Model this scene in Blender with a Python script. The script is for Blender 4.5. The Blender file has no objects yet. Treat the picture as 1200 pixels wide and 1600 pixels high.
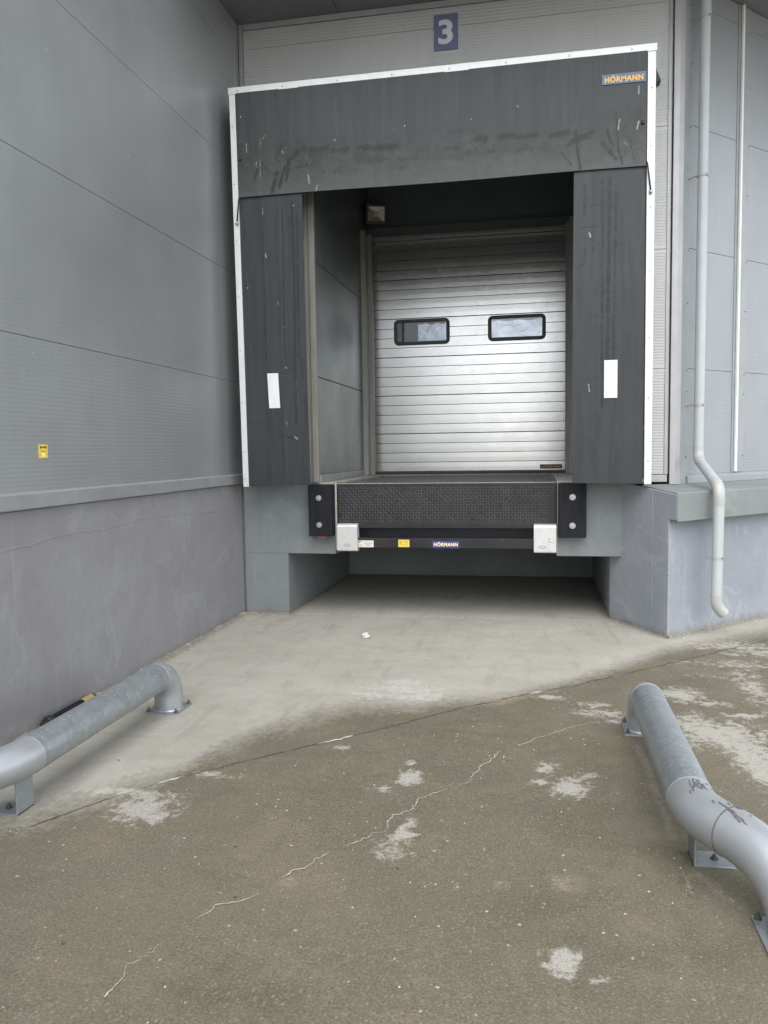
import bpy, bmesh, math, random
import numpy as np
from mathutils import Vector, Matrix, noise
random.seed(7)
sc = bpy.context.scene
R = math.radians

# ---------------------------------------------------------------- camera
cam_d = bpy.data.cameras.new('camera')
cam = bpy.data.objects.new('camera', cam_d)
sc.collection.objects.link(cam)
yaw, pitch, roll = 0.1902, -0.0766, 0.0148
Rm = Matrix.Rotation(yaw, 3, 'Z') @ Matrix.Rotation(pitch, 3, 'X') @ Matrix.Rotation(roll, 3, 'Y')
right, fwd, up = Rm.col[0], Rm.col[1], Rm.col[2]
M3 = Matrix((right, up, -fwd)).transposed()
cam.matrix_world = Matrix.Translation((2.859, -7.446, 1.588)) @ M3.to_4x4()
cam_d.sensor_width = 36.0
cam_d.lens = 1248.17 / 1600 * 36.0
cam_d.clip_start = 0.05
cam_d.clip_end = 2000
sc.camera = cam

# ---------------------------------------------------------------- sky, sun, exposure
SUN_EL, SUN_AZ = 56.0, 172.0          # azimuth measured clockwise from +Y
world = bpy.data.worlds.new("World")
sc.world = world
world.use_nodes = True
wn = world.node_tree
wn.nodes.clear()
sky = wn.nodes.new('ShaderNodeTexSky')
sky.sky_type = 'NISHITA'
sky.sun_disc = False
sky.sun_elevation = R(SUN_EL)
sky.sun_rotation = R(SUN_AZ)
sky.air_density = 1.0
sky.dust_density = 0.6
sky.ozone_density = 1.0
hs = wn.nodes.new('ShaderNodeHueSaturation')
hs.inputs['Saturation'].default_value = 0.18
bg = wn.nodes.new('ShaderNodeBackground')
bg.inputs['Strength'].default_value = 0.15
wo = wn.nodes.new('ShaderNodeOutputWorld')
wn.links.new(sky.outputs[0], hs.inputs['Color'])
wn.links.new(hs.outputs[0], bg.inputs['Color'])
wn.links.new(bg.outputs[0], wo.inputs['Surface'])
sun_d = bpy.data.lights.new('sun', 'SUN')
sun_d.energy = 1.0
sun_d.angle = R(60)
sun_d.color = (1.0, 0.98, 0.95)
sun = bpy.data.objects.new('sun', sun_d)
sc.collection.objects.link(sun)
az, el = R(SUN_AZ), R(SUN_EL)
sdir = Vector((math.sin(az) * math.cos(el), math.cos(az) * math.cos(el), math.sin(el)))
sun.rotation_euler = sdir.to_track_quat('Z', 'Y').to_euler()
sun.location = (6, -12, 14)
sc.view_settings.view_transform = 'Standard'
sc.view_settings.look = 'None'
sc.view_settings.exposure = 1.32
sc.view_settings.gamma = 1.0
sc.view_settings.use_curve_mapping = False

# ---------------------------------------------------------------- helpers
COL = sc.collection

def tag(o, label=None, cat=None, group=None, kind=None):
    if label: o['label'] = label
    if cat: o['category'] = cat
    if group: o['group'] = group
    if kind: o['kind'] = kind
    return o

def thing(name, loc, label, cat, group=None):
    o = bpy.data.objects.new(name, None)
    o.empty_display_size = 0.2
    o.location = loc
    COL.objects.link(o)
    return tag(o, label, cat, group)

def world_loc(o):
    p = Vector((0, 0, 0))
    while o is not None:
        if o.type == 'EMPTY':
            p += Vector(o.location)
        o = o.parent
    return p

def link(name, me, mat=None, parent=None):
    """mesh data is written in world coordinates; the parent offset is cancelled"""
    o = bpy.data.objects.new(name, me)
    COL.objects.link(o)
    if mat is not None and len(me.materials) == 0:
        me.materials.append(mat)
    if parent is not None:
        o.parent = parent
        if parent.type == 'EMPTY':
            o.matrix_parent_inverse = Matrix.Translation(-Vector(parent.location))
    return o

class MB:
    def __init__(s):
        s.v = []; s.f = []
    def add(s, vs, fs):
        k = len(s.v)
        s.v += [tuple(v) for v in vs]
        s.f += [tuple(i + k for i in f) for f in fs]
    def box(s, x0, x1, y0, y1, z0, z1, fr=None):
        vs = [(x, y, z) for x in (x0, x1) for y in (y0, y1) for z in (z0, z1)]
        if fr: vs = [fr(*v) for v in vs]
        s.add(vs, [(0, 1, 3, 2), (4, 6, 7, 5), (0, 4, 5, 1), (2, 3, 7, 6), (0, 2, 6, 4), (1, 5, 7, 3)])
    def prism(s, plan, z0, z1):
        """plan: list of (x,y); z0,z1 float or list"""
        n = len(plan)
        z0 = z0 if isinstance(z0, (list, tuple)) else [z0] * n
        z1 = z1 if isinstance(z1, (list, tuple)) else [z1] * n
        vs = [(p[0], p[1], z) for p, z in zip(plan, z0)] + [(p[0], p[1], z) for p, z in zip(plan, z1)]
        fs = [tuple(range(n))[::-1], tuple(range(n, 2 * n))]
        fs += [(i, (i + 1) % n, n + (i + 1) % n, n + i) for i in range(n)]
        s.add(vs, fs)
    def tube(s, pts, rad, seg=24, caps=True):
        pts = [Vector(p) for p in pts]
        n = len(pts)
        rad = rad if isinstance(rad, (list, tuple)) else [rad] * n
        tang = []
        for i in range(n):
            a = pts[max(i - 1, 0)]; b = pts[min(i + 1, n - 1)]
            tang.append((b - a).normalized())
        t0 = tang[0]
        ref = Vector((0, 0, 1)) if abs(t0.z) < 0.9 else Vector((1, 0, 0))
        nx = t0.cross(ref).normalized()
        rings = []
        for i in range(n):
            t = tang[i]
            nx = (nx - t * nx.dot(t)).normalized()
            ny = t.cross(nx)
            rings.append([pts[i] + (nx * math.cos(2 * math.pi * k / seg) + ny * math.sin(2 * math.pi * k / seg)) * rad[i] for k in range(seg)])
        vs = [v for r in rings for v in r]
        fs = []
        for i in range(n - 1):
            for k in range(seg):
                k2 = (k + 1) % seg
                fs.append((i * seg + k, i * seg + k2, (i + 1) * seg + k2, (i + 1) * seg + k))
        if caps:
            fs.append(tuple(range(seg))[::-1])
            fs.append(tuple((n - 1) * seg + k for k in range(seg)))
        s.add(vs, fs)
    def mesh(s, name, bevel=0, seg=2, smooth=False):
        me = bpy.data.meshes.new(name)
        me.from_pydata(s.v, [], s.f)
        bm = bmesh.new(); bm.from_mesh(me)
        bmesh.ops.recalc_face_normals(bm, faces=bm.faces)
        if bevel:
            es = [e for e in bm.edges if len(e.link_faces) == 2 and e.calc_face_angle(0) > 0.6]
            bmesh.ops.bevel(bm, geom=es, offset=bevel, segments=seg, affect='EDGES', profile=0.5, clamp_overlap=True)
        bm.to_mesh(me); bm.free()
        if smooth:
            for p in me.polygons: p.use_smooth = True
            if smooth == 'auto':
                me.set_sharp_from_angle(angle=R(35))
        return me
    def build(s, name, mat, parent=None, bevel=0, seg=2, smooth=False):
        return link(name, s.mesh(name, bevel, seg, smooth), mat, parent)

def boxo(name, b, mat, parent=None, bevel=0.0, fr=None):
    m = MB(); m.box(*b, fr=fr)
    return m.build(name, mat, parent, bevel)

# ---------------------------------------------------------------- materials
def newmat(name):
    m = bpy.data.materials.new(name)
    m.use_nodes = True
    nt = m.node_tree
    return m, nt, nt.nodes['Principled BSDF']

def nd(nt, t, **kw):
    n = nt.nodes.new(t)
    for k, v in kw.items():
        if k in n.inputs: n.inputs[k].default_value = v
        else: setattr(n, k, v)
    return n

def coords(nt, scale=(1, 1, 1)):
    tc = nd(nt, 'ShaderNodeTexCoord')
    mp = nd(nt, 'ShaderNodeMapping')
    mp.inputs['Scale'].default_value = scale
    nt.links.new(tc.outputs['Object'], mp.inputs['Vector'])
    return mp.outputs[0]

def ramp(nt, src, stops):
    r = nd(nt, 'ShaderNodeValToRGB')
    e = r.color_ramp.elements
    while len(e) < len(stops): e.new(0.5)
    for i, (p, c) in enumerate(stops):
        e[i].position = p
        e[i].color = (c, c, c, 1) if isinstance(c, (int, float)) else (*c, 1)
    nt.links.new(src, r.inputs['Fac'])
    return r.outputs['Color']

def mix(nt, fac, a, b, mode='MIX'):
    n = nd(nt, 'ShaderNodeMix', data_type='RGBA', blend_type=mode)
    for sock, v in ((n.inputs[0], fac), (n.inputs[6], a), (n.inputs[7], b)):
        if isinstance(v, bpy.types.NodeSocket): nt.links.new(v, sock)
        elif isinstance(v, (int, float)): sock.default_value = v
        else: sock.default_value = (*v, 1) if len(v) == 3 else v
    return n.outputs[2]

def math_(nt, op, a, b=0.0, c=None, clamp=False):
    n = nd(nt, 'ShaderNodeMath', operation=op, use_clamp=clamp)
    for i, v in enumerate((a, b, c)):
        if v is None: continue
        if isinstance(v, bpy.types.NodeSocket): nt.links.new(v, n.inputs[i])
        else: n.inputs[i].default_value = v
    return n.outputs[0]

def nz(nt, vec, scale, detail=4, rough=0.55, dist=0.0):
    n = nd(nt, 'ShaderNodeTexNoise')
    n.inputs['Scale'].default_value = scale
    n.inputs['Detail'].default_value = detail
    n.inputs['Roughness'].default_value = rough
    n.inputs['Distortion'].default_value = dist
    nt.links.new(vec, n.inputs['Vector'])
    return n.outputs['Fac']

def specks(nt, vec, scale, thr, edge=0.02, density=0.5):
    """small random dots: voronoi distance below thr in a random share of the cells"""
    v = nd(nt, 'ShaderNodeTexVoronoi')
    v.inputs['Scale'].default_value = scale
    nt.links.new(vec, v.inputs['Vector'])
    d = math_(nt, 'SUBTRACT', thr, v.outputs['Distance'])
    d = math_(nt, 'DIVIDE', d, edge, clamp=True)
    sep = nd(nt, 'ShaderNodeSeparateColor')
    nt.links.new(v.outputs['Color'], sep.inputs[0])
    k = math_(nt, 'LESS_THAN', sep.outputs[0], density)
    return math_(nt, 'MULTIPLY', d, k)

def bump(nt, bsdf, h, strength=0.3, dist=0.002, prev=None):
    b = nd(nt, 'ShaderNodeBump')
    b.inputs['Strength'].default_value = strength
    b.inputs['Distance'].default_value = dist
    nt.links.new(h, b.inputs['Height'])
    if prev is not None: nt.links.new(prev, b.inputs['Normal'])
    nt.links.new(b.outputs[0], bsdf.inputs['Normal'])
    return b.outputs[0]

def plain(name, col, rough=0.5, metal=0.0, var=0.12, scale=9, bumps=0.0, bscale=60, spec=0.5, stretch=(1, 1, 1), rvar=0.15):
    m, nt, b = newmat(name)
    vec = coords(nt, stretch)
    n = nz(nt, vec, scale, 5, 0.6)
    lo = [c * (1 - var) for c in col]; hi = [min(1, c * (1 + var)) for c in col]
    nt.links.new(ramp(nt, n, [(0.3, lo), (0.7, hi)]), b.inputs['Base Color'])
    rr = nz(nt, vec, scale * 2.3, 3)
    nt.links.new(math_(nt, 'MULTIPLY_ADD', rr, rvar * 2, rough - rvar), b.inputs['Roughness'])
    b.inputs['Metallic'].default_value = metal
    b.inputs['Specular IOR Level'].default_value = spec
    if bumps:
        bump(nt, b, nz(nt, vec, bscale, 4), bumps, 0.003)
    return m

def cladding(name, col, rough=0.42, metal=0.25, dirt=0.12):
    """painted sheet steel: broad tone drift, faint vertical runs, stray light specks"""
    m, nt, b = newmat(name)
    v = coords(nt); vs = coords(nt, (7, 7, 0.35))
    a = nz(nt, v, 0.8, 3, 0.5)
    c1 = ramp(nt, a, [(0.3, [x * 0.93 for x in col]), (0.7, [x * 1.06 for x in col])])
    st = ramp(nt, nz(nt, vs, 3.0, 6, 0.65), [(0.45, 0.0), (0.75, 1.0)])
    c2 = mix(nt, math_(nt, 'MULTIPLY', st, dirt * 1.6), c1, [x * 0.72 for x in col])
    f = nz(nt, v, 140, 3, 0.6)
    c3 = mix(nt, math_(nt, 'MULTIPLY', f, 0.10), c2, [x * 0.75 for x in col])
    sp = specks(nt, coords(nt, (1, 1, 0.55)), 5.0, 0.030, 0.012, 0.55)
    c4 = mix(nt, math_(nt, 'MULTIPLY', sp, 0.75), c3, (0.75, 0.75, 0.72))
    nt.links.new(c4, b.inputs['Base Color'])
    r = nz(nt, v, 2.2, 4, 0.6)
    nt.links.new(math_(nt, 'MULTIPLY_ADD', r, 0.22, rough - 0.11), b.inputs['Roughness'])
    b.inputs['Metallic'].default_value = metal
    bump(nt, b, nz(nt, v, 1.7, 2, 0.4), 0.25, 0.01)
    return m

def painted_concrete(name, col, alt, rough=0.75):
    m, nt, b = newmat(name)
    v = coords(nt); vs = coords(nt, (5, 5, 0.8))
    a = ramp(nt, nz(nt, v, 1.3, 6, 0.6, 0.4), [(0.35, 0), (0.68, 1)])
    c = mix(nt, a, col, alt)
    s = ramp(nt, nz(nt, vs, 2.2, 6, 0.7), [(0.5, 0), (0.8, 1)])
    c = mix(nt, math_(nt, 'MULTIPLY', s, 0.18), c, [x * 1.3 for x in alt])
    s2 = ramp(nt, nz(nt, v, 7, 6, 0.7, 1.0), [(0.5, 0), (0.72, 1)])
    c = mix(nt, math_(nt, 'MULTIPLY', s2, 0.30), c, [x * 0.72 for x in col])
    pt = ramp(nt, nz(nt, v, 2.6, 7, 0.72, 0.9), [(0.56, 0), (0.60, 1)])
    c = mix(nt, math_(nt, 'MULTIPLY', pt, 0.35), c, [min(1, x * 1.22) for x in alt])
    run = ramp(nt, nz(nt, coords(nt, (9, 9, 0.45)), 1.6, 5, 0.7), [(0.60, 0), (0.70, 1)])
    c = mix(nt, math_(nt, 'MULTIPLY', run, 0.30), c, [min(1, x * 1.4) for x in alt])
    chip = ramp(nt, nz(nt, v, 17, 6, 0.7, 0.5), [(0.70, 0), (0.73, 1)])
    c = mix(nt, math_(nt, 'MULTIPLY', chip, 0.6), c, [x * 0.62 for x in col])
    fine = nz(nt, v, 90, 4, 0.6)
    c = mix(nt, math_(nt, 'MULTIPLY', fine, 0.25), c, [x * 0.8 for x in col])
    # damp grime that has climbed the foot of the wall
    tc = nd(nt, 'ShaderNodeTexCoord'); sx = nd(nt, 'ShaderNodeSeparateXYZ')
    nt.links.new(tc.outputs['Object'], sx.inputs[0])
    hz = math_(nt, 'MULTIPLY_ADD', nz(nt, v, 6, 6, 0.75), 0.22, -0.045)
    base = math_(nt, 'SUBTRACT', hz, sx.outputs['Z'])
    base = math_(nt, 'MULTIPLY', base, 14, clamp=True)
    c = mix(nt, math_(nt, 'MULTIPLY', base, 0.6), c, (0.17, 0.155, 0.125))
    sp = specks(nt, v, 6, 0.035, 0.02, 0.5)
    c = mix(nt, math_(nt, 'MULTIPLY', sp, 0.6), c, (0.6, 0.6, 0.58))
    pit = specks(nt, coords(nt, (1.1, 1.1, 1.0)), 9, 0.05, 0.03, 0.3)
    c = mix(nt, math_(nt, 'MULTIPLY', pit, 0.5), c, [x * 0.45 for x in col])
    nt.links.new(c, b.inputs['Base Color'])
    b.inputs['Roughness'].default_value = rough
    h = nz(nt, v, 5, 5, 0.6); h2 = nz(nt, v, 55, 4, 0.6); h3 = nz(nt, vs, 12, 3, 0.5)
    hh = math_(nt, 'ADD', math_(nt, 'MULTIPLY', h, 1.0), math_(nt, 'MULTIPLY', h2, 0.16))
    hh = math_(nt, 'ADD', hh, math_(nt, 'MULTIPLY', h3, 0.12))
    bump(nt, b, hh, 0.55, 0.012)
    return m

def rubber(name, col, smear=True, rough=0.5, seed=0.0):
    """dock curtain cloth: rubbed scuffs, drips of pale stuff"""
    m, nt, b = newmat(name)
    v = coords(nt); vv = coords(nt, (9, 9, 0.7)); vh = coords(nt, (0.8, 0.8, 9))
    a = ramp(nt, nz(nt, v, 1.2, 4, 0.55), [(0.3, 0), (0.7, 1)])
    c = mix(nt, a, [x * 0.9 for x in col], [x * 1.12 for x in col])
    s = ramp(nt, nz(nt, vv, 1.2, 6, 0.7, 0.3), [(0.48, 0), (0.58, 1)])
    c = mix(nt, math_(nt, 'MULTIPLY', s, 0.45), c, [x * 0.52 for x in col])
    s2 = ramp(nt, nz(nt, vh, 2.3, 5, 0.7, 0.5), [(0.60, 0), (0.75, 1)])
    c = mix(nt, math_(nt, 'MULTIPLY', s2, 0.5), c, [x * 1.7 for x in col])
    s3 = ramp(nt, nz(nt, coords(nt, (14, 14, 0.9)), 1.1, 6, 0.75, 0.4), [(0.54, 0), (0.64, 1)])
    c = mix(nt, math_(nt, 'MULTIPLY', s3, 0.28), c, [min(1, x * 1.9) for x in col])
    g = nz(nt, v, 160, 3)
    c = mix(nt, math_(nt, 'MULTIPLY', g, 0.2), c, [x * 0.7 for x in col])
    sp = specks(nt, coords(nt, (1.6, 1.6, 0.8)), 5.5, 0.035, 0.012, 0.35)
    c = mix(nt, math_(nt, 'MULTIPLY', sp, 0.85), c, (0.75, 0.74, 0.68))
    return m, nt, b, c, v

M = {}
M['clad_left'] = cladding('grey_sheet_steel', (0.42, 0.445, 0.455), 0.38, 0.55)
M['clad_front'] = cladding('silver_sheet_steel', (0.47, 0.475, 0.47), 0.45, 0.25)
M['clad_right'] = cladding('blue_grey_sheet_steel', (0.32, 0.34, 0.36), 0.42, 0.3)
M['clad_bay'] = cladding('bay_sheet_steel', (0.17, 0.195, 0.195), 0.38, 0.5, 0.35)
M['soffit'] = cladding('soffit_sheet_steel', (0.20, 0.21, 0.215), 0.5, 0.2)
M['trim_left'] = plain('grey_flashing', (0.33, 0.34, 0.345), 0.4, 0.3, 0.1, 5)
M['trim_front'] = plain('silver_flashing', (0.39, 0.385, 0.39), 0.4, 0.3, 0.08, 5)
M['trim_right'] = plain('blue_grey_flashing', (0.32, 0.34, 0.355), 0.42, 0.3, 0.08, 5)
M['trim_white'] = plain('pale_flashing', (0.78, 0.78, 0.76), 0.4, 0.1, 0.05, 6)
M['joint'] = plain('dark_joint', (0.03, 0.03, 0.03), 0.9)
M['conc_left'] = painted_concrete('grey_violet_painted_concrete', (0.225, 0.222, 0.238), (0.262, 0.265, 0.275))
M['conc_front'] = painted_concrete('grey_painted_concrete', (0.175, 0.195, 0.20), (0.215, 0.235, 0.235))
M['conc_right'] = painted_concrete('blue_painted_concrete', (0.255, 0.28, 0.315), (0.33, 0.345, 0.37))
M['conc_ledge'] = painted_concrete('ledge_paint', (0.205, 0.23, 0.23), (0.255, 0.275, 0.27))
M['conc_floor'] = plain('worn_concrete', (0.34, 0.32, 0.29), 0.85, 0, 0.25, 14, 0.4, 120)
M['beige'] = plain('beige_steel_profile', (0.25, 0.245, 0.22), 0.5, 0.15, 0.12, 6, stretch=(3, 3, 0.5))
M['frame'] = plain('pale_aluminium', (0.66, 0.67, 0.66), 0.38, 0.25, 0.06, 7, stretch=(2, 2, 2))
M['bolt'] = plain('bolt_steel', (0.42, 0.41, 0.38), 0.4, 0.8, 0.2, 40)
M['bolt_dark'] = plain('dark_bolt', (0.10, 0.10, 0.10), 0.5, 0.4, 0.2, 40)
M['black'] = plain('black_plastic', (0.02, 0.021, 0.023), 0.45, 0, 0.2, 12)
M['white_marker'] = plain('white_film', (0.70, 0.70, 0.69), 0.5, 0, 0.06, 9, stretch=(1, 1, 0.5))
M['galv_pipe'] = None
M['pvc'] = plain('pale_pvc', (0.44, 0.465, 0.475), 0.35, 0, 0.05, 5)
M['pvc_old'] = plain('yellowed_pvc', (0.41, 0.415, 0.40), 0.4, 0, 0.06, 5)
M['block'] = plain('brushed_aluminium', (0.60, 0.60, 0.585), 0.4, 0.3, 0.07, 20, 0.1, 60)
M['blue_film'] = plain('blue_sticker', (0.03, 0.045, 0.17), 0.4, 0, 0.1, 20)
M['blue_faded'] = plain('faded_blue_sticker', (0.11, 0.16, 0.26), 0.45, 0, 0.1, 20)
M['blue_sign'] = plain('blue_sign_film', (0.13, 0.14, 0.25), 0.45, 0, 0.08, 12)
M['sign_white'] = plain('sign_white', (0.62, 0.60, 0.64), 0.5, 0, 0.05, 12)
M['yellow_text'] = plain('yellow_letters', (0.80, 0.47, 0.10), 0.5)
M['cream_text'] = plain('cream_letters', (0.85, 0.62, 0.42), 0.5)
M['orange_text'] = plain('copper_letters', (0.50, 0.25, 0.13), 0.5)
M['brown_film'] = plain('dark_brown_sticker', (0.045, 0.035, 0.035), 0.4)
M['yellow'] = plain('yellow_sticker', (0.72, 0.55, 0.08), 0.5, 0, 0.12, 60)
M['yellow_pale'] = plain('pale_yellow_print', (0.85, 0.80, 0.42), 0.5)
M['ochre'] = plain('ochre_print', (0.62, 0.40, 0.07), 0.5)
M['print'] = plain('dark_print', (0.08, 0.06, 0.03), 0.6)
M['paper_label'] = plain('paper_label', (0.66, 0.63, 0.56), 0.6, 0, 0.12, 90)
M['pink_print'] = plain('faded_red_print', (0.60, 0.42, 0.38), 0.6)
M['red'] = plain('red_tab', (0.35, 0.05, 0.06), 0.5)
M['bumper'] = plain('bumper_rubber', (0.012, 0.0135, 0.017), 0.7, 0, 0.3, 6, 0.25, 90, spec=0.22, stretch=(3, 3, 0.6))
M['rust_edge'] = plain('scuffed_edge_steel', (0.42, 0.39, 0.35), 0.6, 0.2, 0.3, 50)
M['window_rubber'] = plain('window_gasket', (0.05, 0.052, 0.058), 0.5)
M['paper'] = plain('crumpled_paper', (0.52, 0.52, 0.52), 0.7, 0, 0.06, 60)
M['litter'] = plain('dry_litter', (0.10, 0.08, 0.06), 0.9, 0, 0.3, 50)
M['brass_yellow'] = plain('yellow_band', (0.36, 0.28, 0.10), 0.45)
M['lamp_refl'] = plain('lamp_reflector', (0.42, 0.41, 0.38), 0.3, 0.4, 0.1, 30)
M['led'] = plain('led_chip', (0.55, 0.50, 0.28), 0.5)
M['weld'] = plain('weld_bead', (0.48, 0.50, 0.52), 0.4, 0.6, 0.1, 60)
M['weld_dark'] = plain('dark_weld_bead', (0.20, 0.19, 0.19), 0.5, 0.5, 0.2, 60)

# strokes on the curtains, dirt plus fold creases drawn in as dark lines: x0, z0, x1, z1, half width, strength
HEAD_DARK = [(0.816, 4.267, 1.023, 4.267, 0.0568, 0.8), (1.081, 4.24, 1.226, 4.239, 0.0455, 0.7), (1.313, 4.242, 1.667, 4.229, 0.0568, 0.8), (1.824, 4.184, 2.103, 4.187, 0.0284, 0.6), (2.104, 4.305, 2.214, 4.311, 0.0341, 0.5), (2.047, 4.165, 2.224, 4.177, 0.0227, 0.6), (2.296, 4.214, 2.35, 4.14, 0.0227, 0.6), (2.35, 4.23, 2.416, 4.225, 0.0511, 0.9), (2.556, 4.229, 2.659, 4.23, 0.0511, 1), (2.712, 4.221, 2.851, 4.224, 0.0398, 0.9), (2.977, 4.203, 3.098, 4.219, 0.0455, 0.9), (3.14, 4.153, 3.306, 4.206, 0.0341, 1), (3.171, 4.228, 3.209, 3.918, 0.0227, 1), (3.098, 4.115, 3.291, 4.171, 0.0170, 1), (3.062, 4.055, 3.136, 3.961, 0.0170, 0.8), (3.425, 4.216, 3.472, 4.083, 0.0227, 0.9), (3.4, 4.105, 3.498, 3.983, 0.0398, 0.7), (3.495, 4.369, 3.518, 4.059, 0.0114, 1), (3.523, 4.043, 3.555, 3.927, 0.0170, 1), (3.615, 4.123, 3.647, 3.946, 0.0114, 0.9), (0.509, 3.918, 0.562, 4.093, 0.0341, 1), (0.582, 3.968, 0.635, 4.132, 0.0284, 1), (0.65, 4.019, 0.672, 4.196, 0.0284, 1), (0.72, 4.214, 0.763, 4.255, 0.0455, 1), (0.748, 4.123, 0.843, 4.138, 0.0227, 0.8), (0.342, 4.026, 0.381, 4.135, 0.0227, 0.7), (0.56, 4.261, 0.64, 4.354, 0.0455, 0.5), (0.786, 4.242, 1.312, 4.21, 0.0682, 0.4), (1.311, 4.133, 2.213, 4.093, 0.0511, 0.4), (2.213, 4.125, 2.914, 4.109, 0.0511, 0.45), (0.96, 4.062, 1.766, 4.043, 0.0455, 0.35), (1.537, 3.897, 2.211, 3.911, 0.0284, 0.3), (3.488, 4.02, 3.692, 4.024, 0.0795, 0.35), (3.587, 4.396, 3.602, 4.359, 0.0114, 0.9), (3.51, 4.531, 3.52, 4.428, 0.0114, 0.6), (3.562, 4.271, 3.573, 4.218, 0.0114, 0.9), (3.33, 4.599, 3.34, 4.567, 0.0114, 0.7), (2.755, 4.196, 2.776, 4.1, 0.0170, 0.7), (2.486, 4.177, 2.507, 4.101, 0.0170, 0.6), (1.769, 4.296, 1.824, 4.13, 0.0227, 0.4), (3.688, 4.387, 3.694, 4.284, 0.0114, 0.8)]
HEAD_LIGHT = [(0.42, 4.428, 0.41, 4.273, 0.0057, 0.8), (0.408, 4.217, 0.399, 3.892, 0.0068, 0.8), (0.279, 4.368, 0.283, 4.295, 0.0091, 1), (0.371, 4.203, 0.376, 4.152, 0.0080, 1), (0.863, 3.975, 0.853, 4.054, 0.0114, 1), (0.914, 3.888, 0.934, 3.953, 0.0114, 1), (0.614, 4.278, 0.626, 4.255, 0.0085, 1), (0.431, 4.394, 0.468, 4.43, 0.0068, 0.9), (3.544, 4.629, 3.55, 4.552, 0.0074, 0.8), (3.677, 4.54, 3.677, 4.479, 0.0114, 1), (3.527, 4.289, 3.517, 4.208, 0.0114, 0.9), (3.679, 4.26, 3.665, 4.2, 0.0125, 1), (3.675, 4.692, 3.676, 4.616, 0.0057, 0.7), (3.564, 4.106, 3.584, 4.084, 0.0114, 0.8), (1.1, 4.337, 1.106, 4.326, 0.0114, 1), (2.691, 4.479, 2.702, 4.462, 0.0114, 1), (1.08, 4.218, 1.101, 4.095, 0.0085, 0.4), (2.102, 4.134, 2.129, 4.014, 0.0114, 0.35)]
RIGHT_DARK = [(3.396, 3.81, 3.402, 1.91, 0.0227, 0.75), (3.453, 3.832, 3.442, 2.34, 0.0284, 0.9), (3.505, 3.724, 3.491, 2.124, 0.0199, 0.75), (3.324, 3.805, 3.312, 3.039, 0.0227, 0.6), (3.251, 3.79, 3.247, 3.56, 0.0227, 0.8), (3.253, 3.27, 3.249, 3.128, 0.0114, 0.8), (3.321, 3.287, 3.316, 3.224, 0.0085, 1), (3.304, 3.619, 3.532, 3.608, 0.0057, 1), (3.226, 3.441, 3.352, 3.443, 0.0057, 1), (3.41, 3.255, 3.586, 3.292, 0.0057, 0.8), (3.207, 3.135, 3.259, 3.132, 0.0057, 0.8), (3.194, 3.731, 3.204, 2.564, 0.0284, 0.35), (3.567, 3.704, 3.559, 2.762, 0.0114, 0.3), (3.349, 2.984, 3.347, 1.365, 0.0341, 0.35)]
RIGHT_LIGHT = [(3.289, 3.394, 3.3, 3.362, 0.0114, 1), (3.29, 2.13, 3.296, 2.065, 0.0114, 0.9), (3.539, 2.657, 3.544, 1.907, 0.0455, 0.25), (3.204, 3.731, 3.21, 2.132, 0.0170, 0.3)]
LEFT_DARK = [(0.406, 3.829, 0.408, 2.449, 0.0091, 1), (0.595, 3.816, 0.586, 2.443, 0.0091, 1), (0.687, 3.843, 0.69, 3.24, 0.0284, 0.8), (0.733, 3.745, 0.719, 2.438, 0.0170, 0.7), (0.655, 3.75, 0.654, 3.242, 0.0170, 0.6), (0.693, 3.353, 0.681, 1.859, 0.0227, 0.6), (0.525, 1.745, 0.702, 1.707, 0.0125, 0.9), (0.744, 2.437, 0.769, 1.974, 0.0170, 0.5), (0.494, 2.214, 0.497, 1.391, 0.0170, 0.3)]  # long thin strokes are fold creases put in as dark colour
LEFT_LIGHT = [(0.409, 3.812, 0.413, 3.744, 0.0068, 1), (0.428, 3.392, 0.433, 3.357, 0.0102, 1), (0.666, 1.725, 0.69, 1.707, 0.0142, 1), (0.59, 2.367, 0.602, 2.356, 0.0114, 1), (0.532, 2.963, 0.537, 2.929, 0.0057, 0.8), (0.763, 3.743, 0.752, 2.781, 0.0284, 0.3), (0.589, 1.861, 0.601, 1.843, 0.0085, 1)]

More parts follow.
